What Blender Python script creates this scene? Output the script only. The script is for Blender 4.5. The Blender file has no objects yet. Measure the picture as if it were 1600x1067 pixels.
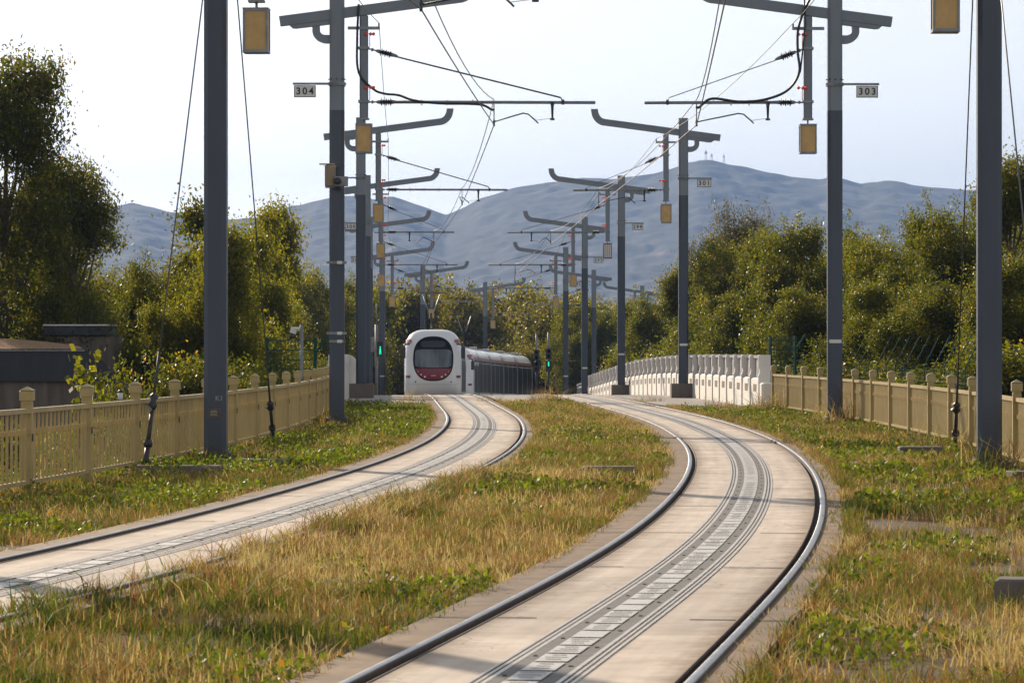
import bpy, math, random
import numpy as np
from mathutils import Vector, Matrix
random.seed(7)
rng = np.random.default_rng(11)
R = math.radians
sc = bpy.context.scene
col = sc.collection

# ------------------------------------------------------------------ camera
cam = bpy.data.objects.new('camera', bpy.data.cameras.new('camera'))
col.objects.link(cam)
cam.location = (0, 0, 1.47)
cam.rotation_euler = (R(90.12), 0, 0)
cam.data.lens = 123.75
cam.data.sensor_width = 36
cam.data.clip_start = 0.5
cam.data.clip_end = 30000
cam.data.dof.use_dof = True
cam.data.dof.focus_distance = 75
cam.data.dof.aperture_fstop = 16
sc.camera = cam

# ------------------------------------------------------------------ sky and sun
SUN_EL, SUN_AZ = 22.0, -27.5        # elevation; azimuth measured from the view direction, negative = left
w = bpy.data.worlds.new('World'); sc.world = w; w.use_nodes = True
nt = w.node_tree
bg = nt.nodes['Background']
sky = nt.nodes.new('ShaderNodeTexSky')
sky.sky_type = 'NISHITA'; sky.sun_disc = False
sky.sun_elevation = R(SUN_EL)
sky.sun_rotation = R(SUN_AZ)
sky.air_density = 1.0; sky.dust_density = 0.6; sky.ozone_density = 1.3
hs = nt.nodes.new('ShaderNodeHueSaturation'); hs.inputs['Saturation'].default_value = .12
nt.links.new(sky.outputs[0], hs.inputs['Color']); nt.links.new(hs.outputs[0], bg.inputs[0])
bg.inputs[1].default_value = 0.11
sun = bpy.data.objects.new('sun', bpy.data.lights.new('sun', 'SUN'))
col.objects.link(sun)
sun.data.energy = 4.6; sun.data.angle = R(0.6); sun.data.color = (1.0, 0.83, 0.64)
sd = Vector((math.sin(R(SUN_AZ)) * math.cos(R(SUN_EL)), math.cos(R(SUN_AZ)) * math.cos(R(SUN_EL)), math.sin(R(SUN_EL))))
sun.rotation_euler = sd.to_track_quat('Z', 'Y').to_euler()
sc.view_settings.view_transform = 'Standard'
sc.view_settings.look = 'None'
sc.view_settings.gamma = 1.0
sc.view_settings.exposure = 0.5
sc.cycles.max_bounces = 6
sc.cycles.diffuse_bounces = 3
sc.cycles.glossy_bounces = 3
sc.cycles.transmission_bounces = 3
sc.cycles.volume_bounces = 1
sc.cycles.transparent_max_bounces = 8
sc.cycles.use_denoising = True

# ------------------------------------------------------------------ alignment of the line
def natural(xs, ys):
    xs = np.array(xs, float); ys = np.array(ys, float); n = len(xs)
    A = np.zeros((n, n)); b = np.zeros(n); A[0, 0] = A[-1, -1] = 1
    hh = np.diff(xs)
    for i in range(1, n - 1):
        A[i, i-1] = hh[i-1]; A[i, i] = 2 * (hh[i-1] + hh[i]); A[i, i+1] = hh[i]
        b[i] = 6 * ((ys[i+1]-ys[i])/hh[i] - (ys[i]-ys[i-1])/hh[i-1])
    M = np.linalg.solve(A, b)
    def f(x):
        x = np.asarray(x, float)
        i = np.clip(np.searchsorted(xs, x) - 1, 0, n - 2)
        h = hh[i]; a = xs[i+1] - x; c = x - xs[i]
        return M[i]*a**3/(6*h) + M[i+1]*c**3/(6*h) + (ys[i]/h - M[i]*h/6)*a + (ys[i+1]/h - M[i+1]*h/6)*c
    return f
CX = natural([-10, 5, 15, 25, 35, 45, 55, 65, 75, 85, 95, 107, 137, 162, 185, 205, 220, 235, 250, 265, 300, 345],
             [-5.5, -3.45, -2.07, -.70, .31, 1.0, 1.39, 1.50, 1.39, 1.09, .75, .35, -.69, -1.6, -2.1, -1.4, 0, 1.9, 4.1, 6.6, 14.5, 27])
_zx = np.array([-500, 90, 110, 137, 162, 190, 205, 235, 262, 330, 500, 9000.])
_zy = np.array([0, 0, -.03, -.33, -.95, -1.55, -1.85, -2.35, -2.75, -3.1, -3.1, -3.1])
_zf = natural([40, 90, 110, 137, 162, 190, 205, 235, 262, 330, 420], [0, 0, -.03, -.36, -1.03, -1.62, -1.85, -2.35, -2.72, -3.1, -3.1])
def CZ(u):
    u = np.asarray(u, float)
    return np.where(u < 88, 0.0, np.where(u > 330, -3.1, np.minimum(_zf(u), 0)))
def PV(u, off):
    """point(s) at station u, offset off to the right of the line"""
    u = np.asarray(u, float)
    d = (CX(u + .05) - CX(u - .05)) / .1
    L = np.sqrt(1 + d*d)
    return CX(u) + off / L, u - off * d / L
def P(u, off, z=0.0):
    x, y = PV(u, off)
    return Vector((float(x), float(y), float(CZ(u)) + z))
def heading(u):
    d = float((CX(u + .05) - CX(u - .05)) / .1)
    return -math.atan(d)          # rotation about z so that local +y follows the line

# ------------------------------------------------------------------ material helpers
def mat(name, rgb, rough=.6, metal=0.0, spec=None):
    m = bpy.data.materials.new(name); m.use_nodes = True
    b = m.node_tree.nodes['Principled BSDF']
    b.inputs['Base Color'].default_value = (*rgb, 1)
    b.inputs['Roughness'].default_value = rough
    b.inputs['Metallic'].default_value = metal
    if spec is not None: b.inputs['Specular IOR Level'].default_value = spec
    return m
def N(m, t, **kw):
    n = m.node_tree.nodes.new(t)
    for k, v in kw.items():
        if hasattr(n, k): setattr(n, k, v)
        else: n.inputs[k].default_value = v
    return n
def L(m, a, b): m.node_tree.links.new(a, b)
def ramp(m, stops, src):
    r = m.node_tree.nodes.new('ShaderNodeValToRGB')
    els = r.color_ramp.elements
    while len(els) > 1: els.remove(els[-1])
    els[0].position = stops[0][0]; els[0].color = (*stops[0][1], 1)
    for p, c in stops[1:]:
        e = els.new(p); e.color = (*c, 1)
    L(m, src, r.inputs[0])
    return r.outputs[0]
def noisy(name, stops, scale=3.0, rough=.7, detail=6, bump=0.0, stretch=(1, 1, 1), metal=0, rr=None, bscale=None):
    m = mat(name, stops[0][1], rough, metal)
    b = m.node_tree.nodes['Principled BSDF']
    g = N(m, 'ShaderNodeNewGeometry')
    mp = N(m, 'ShaderNodeMapping'); mp.inputs['Scale'].default_value = stretch
    L(m, g.outputs['Position'], mp.inputs[0])
    n = N(m, 'ShaderNodeTexNoise', Scale=scale, Detail=detail, Roughness=.62)
    L(m, mp.outputs[0], n.inputs['Vector'])
    c = ramp(m, stops, n.outputs['Fac'])
    L(m, c, b.inputs['Base Color'])
    if rr:
        mr = N(m, 'ShaderNodeMapRange'); mr.inputs[3].default_value = rr[0]; mr.inputs[4].default_value = rr[1]
        L(m, n.outputs['Fac'], mr.inputs[0]); L(m, mr.outputs[0], b.inputs['Roughness'])
    if bump:
        n2 = N(m, 'ShaderNodeTexNoise', Scale=bscale or scale*6, Detail=5)
        L(m, mp.outputs[0], n2.inputs['Vector'])
        bp = N(m, 'ShaderNodeBump', Strength=bump, Distance=.02)
        L(m, n2.outputs['Fac'], bp.inputs['Height']); L(m, bp.outputs[0], b.inputs['Normal'])
    return m

M = {}
M['steel_blue'] = noisy('dark blue grey paint', [(.3, (.033, .046, .070)), (.7, (.047, .062, .090))], 2.2, .42, bump=.02, stretch=(1, 1, .25))
M['steel_grey'] = noisy('light grey paint', [(.3, (.145, .172, .205)), (.7, (.18, .21, .245))], 2.0, .45, stretch=(1, 1, .4))
M['galv'] = noisy('galvanised steel', [(.3, (.16, .17, .18)), (.7, (.27, .28, .29))], 6, .5, metal=.3)
M['dark'] = mat('dark hardware', (.03, .032, .036), .5)
M['cable'] = mat('black cable', (.015, .015, .017), .5)
M['copper'] = mat('weathered wire', (.10, .075, .06), .45, .6)
M['steelwire'] = mat('steel wire', (.12, .125, .13), .45, .6)
M['orange'] = mat('orange plastic', (.85, .09, .03), .5)
M['amber'] = noisy('amber lantern glass', [(.3, (.42, .255, .075)), (.7, (.55, .35, .12))], 5, .35)
_b = M['amber'].node_tree.nodes['Principled BSDF']
_b.inputs['Transmission Weight'].default_value = 0.0
M['beige_box'] = mat('beige enamel', (.42, .36, .27), .5)
M['plate'] = mat('white plate', (.62, .63, .62), .5)
M['ink'] = mat('black lettering', (.02, .02, .02), .6)
M['conc_block'] = noisy('stained concrete', [(.25, (.09, .075, .065)), (.6, (.17, .145, .125)), (.8, (.24, .21, .18))], 1.7, .85, bump=.3, stretch=(1, 1, .4))
M['paving'] = noisy('pale paving', [(.3, (.26, .235, .21)), (.7, (.37, .34, .30))], 1.2, .85, bump=.1)
M['fence'] = noisy('gold beige paint', [(.3, (.34, .25, .09)), (.7, (.45, .34, .135))], 3.5, .45, stretch=(1, 1, .5))
M['barrier'] = noisy('white barrier paint', [(.22, (.50, .46, .41)), (.4, (.74, .71, .66)), (.8, (.82, .79, .75))], 1.6, .7, stretch=(1, 1, .35), bump=.05)
M['barrier_grey'] = noisy('grey upper panel', [(.3, (.20, .20, .23)), (.7, (.28, .28, .31))], 1.5, .6, stretch=(1, 1, .4))
M['green_fence'] = mat('green mesh paint', (.008, .06, .042), .7, spec=.2)
M['tram_white'] = mat('tram white enamel', (.78, .79, .80), .22)
M['tram_black'] = mat('tram dark glass', (.006, .007, .010), .4, spec=.12)
M['tram_glass'] = noisy('windscreen', [(.35, (.03, .045, .06)), (.65, (.12, .15, .17))], 1.1, .1, stretch=(1.4, 1, .5))
M['tram_red'] = mat('tram crimson', (.20, .012, .035), .3)
M['tram_tag'] = mat('tram rose mark', (.36, .09, .12), .4)
M['tram_stripe'] = mat('tram rust stripe', (.22, .06, .035), .4)
M['tram_grey'] = mat('tram grey trim', (.38, .40, .42), .35)
M['lamp_glass'] = mat('lamp lens', (.75, .75, .72), .15)
M['bellows'] = mat('bellows rubber', (.03, .03, .032), .7)
def emis(name, rgb, s):
    m = mat(name, rgb, .4); b = m.node_tree.nodes['Principled BSDF']
    b.inputs['Emission Color'].default_value = (*rgb, 1); b.inputs['Emission Strength'].default_value = s
    return m
M['green_light'] = emis('green signal light', (.01, .75, .36), .9)
M['trunk'] = noisy('bark', [(.3, (.06, .045, .03)), (.7, (.16, .125, .09))], 9, .9, bump=.4, stretch=(1, 1, .3))
M['twig'] = noisy('pale bark', [(.3, (.13, .11, .085)), (.7, (.22, .19, .15))], 9, .85)
M['pedestal_trim'] = mat('skirt', (.05, .055, .065), .6)

# ------------------------------------------------------------------ mesh builder
class MB:
    def __init__(s): s.v = []; s.f = []; s.m = []; s.mats = []; s.smooth = []
    def mi(s, m):
        if m not in s.mats: s.mats.append(m)
        return s.mats.index(m)
    def add(s, vs, fs, m, smooth=False):
        o = len(s.v); s.v += [tuple(v) for v in vs]; i = s.mi(m)
        for f in fs:
            s.f.append(tuple(o + k for k in f)); s.m.append(i); s.smooth.append(smooth)
    def box(s, c, size, m, mtx=None, bevel=0):
        x, y, z = [k / 2 for k in size]
        if bevel:
            b = bevel
            ring = [(-x+b, -y), (x-b, -y), (x, -y+b), (x, y-b), (x-b, y), (-x+b, y), (-x, y-b), (-x, -y+b)]
            vs = [(a, d, -z) for a, d in ring] + [(a, d, z - b*.6) for a, d in ring] + [(a*(1-b*.8/x), d*(1-b*.8/y), z) for a, d in ring]
            fs = [(i, (i+1) % 8, 8+(i+1) % 8, 8+i) for i in range(8)] + [(8+i, 8+(i+1) % 8, 16+(i+1) % 8, 16+i) for i in range(8)]
            fs += [tuple(range(7, -1, -1)), tuple(range(16, 24))]
        else:
            vs = [(a*x, b*y, d*z) for d in (-1, 1) for a, b in ((-1, -1), (1, -1), (1, 1), (-1, 1))]
            fs = [(3, 2, 1, 0), (4, 5, 6, 7), (0, 1, 5, 4), (1, 2, 6, 5), (2, 3, 7, 6), (3, 0, 4, 7)]
        vs = [Vector(v) for v in vs]
        if mtx is not None: vs = [mtx @ v for v in vs]
        vs = [v + Vector(c) for v in vs]
        s.add(vs, fs, m)
    def tube(s, pts, r, m, n=8, caps=True, smooth=True):
        pts = [Vector(p) for p in pts]
        rs = r if isinstance(r, (list, tuple)) else [r] * len(pts)
        vs = []; up = None
        for i, p in enumerate(pts):
            t = (pts[min(i+1, len(pts)-1)] - pts[max(i-1, 0)])
            if t.length < 1e-9: t = Vector((0, 0, 1))
            t.normalize()
            if up is None: up = Vector((0, 0, 1)) if abs(t.z) < .9 else Vector((0, 1, 0))
            a = t.cross(up)
            if a.length < 1e-4: a = t.cross(Vector((1, 0, 0)))
            a.normalize(); b = a.cross(t); b.normalize(); up = b
            for k in range(n):
                an = 2*math.pi*(k+.5)/n
                vs.append(p + (a*math.cos(an) + b*math.sin(an)) * rs[i])
        fs = [(i*n+k, i*n+(k+1) % n, (i+1)*n+(k+1) % n, (i+1)*n+k) for i in range(len(pts)-1) for k in range(n)]
        s.add(vs, fs, m, smooth)
        if caps:
            o = len(s.v) - len(vs)
            s.f.append(tuple(o + k for k in range(n-1, -1, -1))); s.f.append(tuple(o + (len(pts)-1)*n + k for k in range(n)))
            s.m += [s.mi(m)]*2; s.smooth += [False]*2
    def lathe(s, c, prof, m, n=14, axis='Z', smooth=True):
        vs = []
        for r_, z in prof:
            for k in range(n):
                a = 2*math.pi*k/n
                v = (r_*math.cos(a), r_*math.sin(a), z)
                if axis == 'X': v = (z, r_*math.cos(a), r_*math.sin(a))
                if axis == 'Y': v = (r_*math.sin(a), z, r_*math.cos(a))
                vs.append(Vector(c) + Vector(v))
        fs = [(i*n+k, i*n+(k+1) % n, (i+1)*n+(k+1) % n, (i+1)*n+k) for i in range(len(prof)-1) for k in range(n)]
        fs += [tuple(range(n-1, -1, -1)), tuple((len(prof)-1)*n + k for k in range(n))]
        s.add(vs, fs, m, smooth)
    def prism(s, poly, y0, y1, m):
        """poly: (x,z) points, extruded along y"""
        n = len(poly)
        vs = [(x, y0, z) for x, z in poly] + [(x, y1, z) for x, z in poly]
        s.add(vs, [(k, (k+1) % n, n+(k+1) % n, n+k) for k in range(n)] + [tuple(range(n-1, -1, -1)), tuple(range(n, 2*n))], m)
    def build(s, name, parent=None, loc=None, rz=0):
        me = bpy.data.meshes.new(name)
        me.from_pydata(s.v, [], s.f)
        for m in s.mats: me.materials.append(m)
        me.polygons.foreach_set('material_index', s.m)
        me.polygons.foreach_set('use_smooth', s.smooth)
        me.update()
        o = bpy.data.objects.new(name, me); col.objects.link(o)
        if parent is not None: o.parent = parent
        if loc is not None: o.location = loc
        if rz: o.rotation_euler.z = rz
        return o
def tag(o, label=None, cat=None, group=None, kind=None):
    if label: o['label'] = label
    if cat: o['category'] = cat
    if group: o['group'] = group
    if kind: o['kind'] = kind
    return o
def empty(name, loc, rz=0):
    o = bpy.data.objects.new(name, None); col.objects.link(o)
    o.location = loc; o.rotation_euler.z = rz; o.empty_display_size = .3
    return o
def copy_tree(o, parent=None):
    c = o.copy(); col.objects.link(c)
    if parent is not None: c.parent = parent
    for ch in [x for x in o.children]: copy_tree(ch, c)
    return c
def text_mesh(txt, size, m, name, parent, loc, rot=(math.pi/2, 0, 0), spacing=1.0):
    cu = bpy.data.curves.new(name, 'FONT'); cu.body = txt; cu.size = size
    cu.align_x = 'CENTER'; cu.align_y = 'CENTER'; cu.extrude = .002; cu.space_character = spacing; cu.offset = size*.02
    t = bpy.data.objects.new(name, cu); col.objects.link(t)
    dg = bpy.context.evaluated_depsgraph_get()
    me = bpy.data.meshes.new_from_object(t.evaluated_get(dg))
    bpy.data.objects.remove(t)
    me.materials.clear(); me.materials.append(m)
    o = bpy.data.objects.new(name, me); col.objects.link(o)
    o.parent = parent; o.location = loc; o.rotation_euler = rot
    return o

def strip(us, o0, o1, z, m, mb=None, cols=1, z1=None):
    """a sheet along the line between two offsets"""
    mb = mb or MB()
    us = np.asarray(us); offs = np.linspace(o0, o1, cols+1)
    zz = np.linspace(z, z if z1 is None else z1, cols+1)
    vs = []
    base = CZ(us)
    for k, o in enumerate(offs):
        x, y = PV(us, o)
        vs += [(float(a), float(b), float(c)+zz[k]) for a, b, c in zip(x, y, base)]
    n = len(us)
    fs = [(k*n+i, (k+1)*n+i, (k+1)*n+i+1, k*n+i+1) for k in range(cols) for i in range(n-1)]
    mb.add(vs, fs, m, True)
    return mb
def sweep(us, prof, m, mb=None, smooth=True, caps=True):
    """closed profile (off,z) swept along the line"""
    mb = mb or MB()
    us = np.asarray(us); base = CZ(us); n = len(prof); vs = []
    cols_ = [PV(us, o) for o, z in prof]
    for i in range(len(us)):
        for k, (o, z) in enumerate(prof):
            vs.append((float(cols_[k][0][i]), float(cols_[k][1][i]), float(base[i]) + z))
    fs = [(i*n+k, (i+1)*n+k, (i+1)*n+(k+1) % n, i*n+(k+1) % n) for i in range(len(us)-1) for k in range(n)]
    if caps: fs += [tuple(range(n)), tuple((len(us)-1)*n + k for k in range(n-1, -1, -1))]
    mb.add(vs, fs, m, smooth)
    return mb

# ------------------------------------------------------------------ ground, hills
m = M['soil'] = noisy('dry soil', [(.35, (.05, .032, .016)), (.48, (.12, .075, .036)), (.55, (.07, .055, .022)), (.66, (.15, .10, .052))], 6, .95, detail=9, bump=.8, bscale=25)
mb = MB()
# ground sheet: flat at the line, dropping to a lower level away from it
ys = np.concatenate([np.linspace(-40, 330, 149), np.linspace(345, 900, 20), np.linspace(1000, 8300, 12)])
offs = np.concatenate([[-5000, -1500, -400, -120, -60, -30, -18, -12, -9.5, -7.2], np.linspace(-6.2, 6.4, 7), [8, 10, 13, 20, 40, 100, 400, 1500, 5000]])
vs = []
for y in ys:
    cx = float(CX(min(max(y, -10), 345)))
    if y > 345: cx = 27
    for o in offs:
        zl = -.07
        if o < -6.3: zl -= min(1.9, (-6.3 - o) * .65)
        if o > 7: zl -= min(.6, (o - 7) * .15)
        vs.append((cx + o, y, float(CZ(y)) + zl - (0.0 if y < 97 else .05)))
nc = len(offs)
fs = [(i*nc+k, i*nc+k+1, (i+1)*nc+k+1, (i+1)*nc+k) for i in range(len(ys)-1) for k in range(nc-1)]
mb.add(vs, fs, m, True)
tag(mb.build('ground'), kind='structure')

def vnoise(x, y, seed, sc_):
    r = np.random.default_rng(seed); T = r.random((64, 64))
    x = x / sc_ + 100; y = y / sc_ + 100
    xi = np.floor(x).astype(int); yi = np.floor(y).astype(int)
    fx = x - xi; fy = y - yi; fx = fx*fx*(3-2*fx); fy = fy*fy*(3-2*fy)
    g = lambda a, b: T[a % 64, b % 64]
    return (g(xi, yi)*(1-fx)+g(xi+1, yi)*fx)*(1-fy) + (g(xi, yi+1)*(1-fx)+g(xi+1, yi+1)*fx)*fy
def fbm(x, y, seed, sc_, oct=4):
    t = 0; a = 1; s = 0
    for k in range(oct):
        t = t + a*vnoise(x, y, seed+k, sc_/2**k); s += a; a *= .5
    return t/s - .5
ridge = [(-600, 330), (-350, 318), (-120, 345), (60, 330), (165, 321), (207, 314), (237, 321), (265, 329), (312, 335), (355, 341), (400, 338), (425, 329), (450, 320), (467, 318), (520, 306), (555, 304),
         (585, 309), (612, 304), (637, 312), (662, 321), (697, 334), (725, 323), (750, 308), (775, 300), (800, 292), (830, 288), (860, 283), (912, 277), (960, 277), (1010, 272), (1050, 261), (1078, 251), (1092, 248), (1110, 249), (1125, 252),
         (1145, 256), (1160, 259), (1200, 267), (1237, 274), (1282, 279), (1302, 274), (1325, 280), (1345, 284), (1382, 280), (1412, 284), (1450, 291), (1512, 295), (1600, 303), (1750, 330), (1950, 310), (2200, 350)]
rx = np.array([p[0]-800 for p in ridge], float); rh = np.array([545 - p[1] + 1.47 for p in ridge], float)
gx = np.linspace(-1500, 1500, 560); gt = np.concatenate([np.linspace(0, 1, 110), np.linspace(1.03, 1.5, 10)])
X, T = np.meshgrid(gx, gt)
crest = np.interp(X, rx, rh)
Y = 3300 + 2200*T
prof = np.where(T <= 1, T**1.15, 1 - (T-1)*1.6)
spur = fbm(X, Y*.5, 3, 420, 5)
H = crest*prof + spur*18*np.clip(prof, 0, 1)*(1-np.clip(prof, 0, 1))*2.6 + (.5-np.abs(fbm(X, Y*.45, 9, 170, 4))*2)*5*np.clip(T*3, 0, 1)*np.clip((1-T)*9, 0, 1) + fbm(X, Y, 19, 30, 3)*15*np.clip(T*3, 0, 1)
H = np.where(np.abs(T-1) < .012, crest + fbm(X, Y, 20, 26, 2)*4, H)
H = np.minimum(H, crest*(.35+.65*np.clip(T, 0, 1)) if False else H)
lim = crest * (Y/5500.0) * .985
H = np.where(T < .99, np.minimum(H, lim), H) - 3
mb = MB()
vs = np.stack([X*Y/5500.0*1.0, Y, H], -1).reshape(-1, 3)
# keep plan positions in real space: the crest line stands at 5.5 km
n = len(gx)
fs = [(i*n+k, i*n+k+1, (i+1)*n+k+1, (i+1)*n+k) for i in range(len(gt)-1) for k in range(n-1)]
m = noisy('wooded hillside', [(.3, (.008, .015, .010)), (.5, (.03, .042, .022)), (.62, (.07, .07, .04)), (.68, (.24, .19, .13))], .014, .95, detail=12)
mb.add([tuple(v) for v in vs], fs, m, True)
tag(mb.build('hills'), kind='structure')

# mast towers on the summit
def summit_tower(x, h, dish, label):
    t = empty('radio_tower', (x - 800, 5500, 545 - np.interp(x, [p[0] for p in ridge], [p[1] for p in ridge]) - 3))
    b = MB()
    for dx, dy in ((-2, -2), (2, -2), (2, 2), (-2, 2)): b.tube([(dx, dy, -4), (dx*.25, dy*.25, h)], .32, M['plate'], 5)
    for k in range(1, 5): b.box((0, 0, h*k/5), (4.4-k*.7, 4.4-k*.7, .3), M['plate'])
    b.build('lattice_mast', t)
    b = MB(); b.lathe((0, -1.5, h*.75), [(.4, 0), (dish, .6), (dish, 1.2)], M['plate'], 10, 'Y'); b.build('antenna_dish', t)
    tag(t, label, 'tower', 'radio towers on the mountain summit')
summit_tower(1103, 19, 2.4, 'tallest grey radio tower on the mountain summit')
summit_tower(1112, 14, 1.8, 'short radio tower in the middle of the summit row')
summit_tower(1131, 17, 1.6, 'slim radio tower at the far right of the summit row')

# ------------------------------------------------------------------ track beds, rails
def concrete(name, centre_off):
    m = mat(name, (.5, .45, .38), .8); nt_ = m.node_tree; b = nt_.nodes['Principled BSDF']
    at = N(m, 'ShaderNodeAttribute', attribute_name='lat')      # lateral distance from the track centre
    u = N(m, 'ShaderNodeAttribute', attribute_name='along')
    g = N(m, 'ShaderNodeNewGeometry')
    n1 = N(m, 'ShaderNodeTexNoise', Scale=1.4, Detail=8, Roughness=.65); L(m, g.outputs['Position'], n1.inputs['Vector'])
    base = ramp(m, [(.28, (.45, .365, .29)), (.5, (.59, .495, .405)), (.75, (.69, .60, .50))], n1.outputs['Fac'])
    n2 = N(m, 'ShaderNodeTexNoise', Scale=3.2, Detail=8, Roughness=.7); L(m, g.outputs['Position'], n2.inputs['Vector'])
    ab = N(m, 'ShaderNodeMath', operation='ABSOLUTE'); L(m, at.outputs['Fac'], ab.inputs[0])
    ad = N(m, 'ShaderNodeMath', operation='MULTIPLY_ADD'); L(m, n2.outputs['Fac'], ad.inputs[0]); ad.inputs[1].default_value = .42; L(m, ab.outputs[0], ad.inputs[2])
    st = N(m, 'ShaderNodeMapRange'); L(m, ad.outputs[0], st.inputs[0]); st.inputs[1].default_value = .68; st.inputs[2].default_value = .95; st.interpolation_type = 'SMOOTHSTEP'
    rust = ramp(m, [(.3, (.14, .088, .046)), (.7, (.29, .195, .11))], n2.outputs['Fac'])
    mx = N(m, 'ShaderNodeMix', data_type='RGBA'); 
    L(m, st.outputs[0], mx.inputs[0]); L(m, base, mx.inputs[6]); L(m, rust, mx.inputs[7])
    # fine lengthwise grime
    cb = N(m, 'ShaderNodeCombineXYZ'); 
    s1 = N(m, 'ShaderNodeMath', operation='MULTIPLY'); L(m, at.outputs['Fac'], s1.inputs[0]); s1.inputs[1].default_value = 9
    s2 = N(m, 'ShaderNodeMath', operation='MULTIPLY'); L(m, u.outputs['Fac'], s2.inputs[0]); s2.inputs[1].default_value = .35
    L(m, s1.outputs[0], cb.inputs[0]); L(m, s2.outputs[0], cb.inputs[1])
    n3 = N(m, 'ShaderNodeTexNoise', Scale=1.0, Detail=6); L(m, cb.outputs[0], n3.inputs['Vector'])
    gr = N(m, 'ShaderNodeMapRange'); L(m, n3.outputs['Fac'], gr.inputs[0]); gr.inputs[1].default_value = .3; gr.inputs[2].default_value = .7; gr.inputs[3].default_value = .82; gr.inputs[4].default_value = 1.08
    ml = N(m, 'ShaderNodeMix', data_type='RGBA', blend_type='MULTIPLY'); ml.inputs[0].default_value = 1
    L(m, mx.outputs[2], ml.inputs[6]); L(m, gr.outputs[0], ml.inputs[7])
    # slab to slab tone
    fl = N(m, 'ShaderNodeMath', operation='MULTIPLY'); L(m, u.outputs['Fac'], fl.inputs[0]); fl.inputs[1].default_value = 1/4.6
    f2 = N(m, 'ShaderNodeMath', operation='FLOOR'); L(m, fl.outputs[0], f2.inputs[0])
    wn0 = N(m, 'ShaderNodeTexWhiteNoise', noise_dimensions='1D'); L(m, f2.outputs[0], wn0.inputs['W'])
    st0 = N(m, 'ShaderNodeMapRange'); L(m, wn0.outputs['Value'], st0.inputs[0]); st0.inputs[3].default_value = .84; st0.inputs[4].default_value = 1.06
    n5 = N(m, 'ShaderNodeTexNoise', Scale=.9, Detail=7, Roughness=.75); L(m, g.outputs['Position'], n5.inputs['Vector'])
    st1 = N(m, 'ShaderNodeMapRange'); L(m, n5.outputs['Fac'], st1.inputs[0]); st1.inputs[1].default_value = .56; st1.inputs[2].default_value = .68; st1.inputs[3].default_value = 1; st1.inputs[4].default_value = .72
    mm_ = N(m, 'ShaderNodeMath', operation='MULTIPLY'); L(m, st0.outputs[0], mm_.inputs[0]); L(m, st1.outputs[0], mm_.inputs[1])
    m0 = N(m, 'ShaderNodeMix', data_type='RGBA', blend_type='MULTIPLY'); m0.inputs[0].default_value = 1
    L(m, ml.outputs[2], m0.inputs[6]); L(m, mm_.outputs[0], m0.inputs[7]); ml = m0
    # specks, hairline cracks
    v = N(m, 'ShaderNodeTexVoronoi', feature='DISTANCE_TO_EDGE', Scale=.55); 
    wn = N(m, 'ShaderNodeTexNoise', Scale=2.5, Detail=4); L(m, g.outputs['Position'], wn.inputs['Vector'])
    va = N(m, 'ShaderNodeVectorMath', operation='MULTIPLY_ADD'); L(m, wn.outputs['Color'], va.inputs[0]); va.inputs[1].default_value = (.5, .5, .5); L(m, g.outputs['Position'], va.inputs[2])
    L(m, va.outputs[0], v.inputs['Vector'])
    ck = N(m, 'ShaderNodeMapRange'); L(m, v.outputs['Distance'], ck.inputs[0]); ck.inputs[1].default_value = 0; ck.inputs[2].default_value = .006; ck.inputs[3].default_value = .62; ck.inputs[4].default_value = 1
    m2 = N(m, 'ShaderNodeMix', data_type='RGBA', blend_type='MULTIPLY'); m2.inputs[0].default_value = 1
    L(m, ml.outputs[2], m2.inputs[6]); L(m, ck.outputs[0], m2.inputs[7])
    L(m, m2.outputs[2], b.inputs['Base Color'])
    n4 = N(m, 'ShaderNodeTexNoise', Scale=60, Detail=4); L(m, g.outputs['Position'], n4.inputs['Vector'])
    bp = N(m, 'ShaderNodeBump', Strength=.35, Distance=.004); L(m, n4.outputs['Fac'], bp.inputs['Height']); L(m, bp.outputs[0], b.inputs['Normal'])
    return m
def add_lat(o, centre):
    """store lateral and lengthwise coordinates of every vertex of a track mesh"""
    me = o.data; n = len(me.vertices); co = np.empty(n*3); me.vertices.foreach_get('co', co); co = co.reshape(-1, 3)
    us = np.linspace(-8, 340, 6961); px, py = PV(us, centre)
    idx = np.clip(np.searchsorted(py, co[:, 1]), 1, len(us)-1)
    d = (CX(us[idx]+.05) - CX(us[idx]-.05))/.1
    lat = (co[:, 0] - px[idx] - d*(co[:, 1]-py[idx])) / np.sqrt(1+d*d)
    a = me.attributes.new('lat', 'FLOAT', 'POINT'); a.data.foreach_set('value', lat.astype('f'))
    a = me.attributes.new('along', 'FLOAT', 'POINT'); a.data.foreach_set('value', us[idx].astype('f'))
US = np.concatenate([np.arange(4, 120, .5), np.arange(120, 338, 1.0)])
TR = {'right': 2.02, 'left': -2.02}
G = .7175
M['rail'] = noisy('worn rail steel', [(.3, (.13, .135, .145)), (.7, (.30, .31, .33))], 4, .30, metal=1, rr=(.25, .5))
M['rail_rust'] = noisy('rusty rail side', [(.3, (.045, .03, .022)), (.7, (.11, .072, .05))], 9, .8)
M['groove'] = noisy('dark groove', [(.3, (.018, .014, .012)), (.7, (.04, .03, .022))], 9, .85)
M['strip_dark'] = noisy('grey insulating strip', [(.3, (.09, .085, .08)), (.7, (.15, .142, .135))], 7, .75)
M['joint'] = mat('joint filler', (.045, .035, .028), .9)
M['lip'] = noisy('bright edge metal', [(.3, (.40, .38, .35)), (.7, (.62, .59, .54))], 7, .45)
mplate = M['strip_plate'] = noisy('pale plate', [(.3, (.46, .455, .44)), (.7, (.62, .61, .59))], 6, .6, stretch=(1, 1, 1))
conc = concrete('track concrete', 0)
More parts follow.
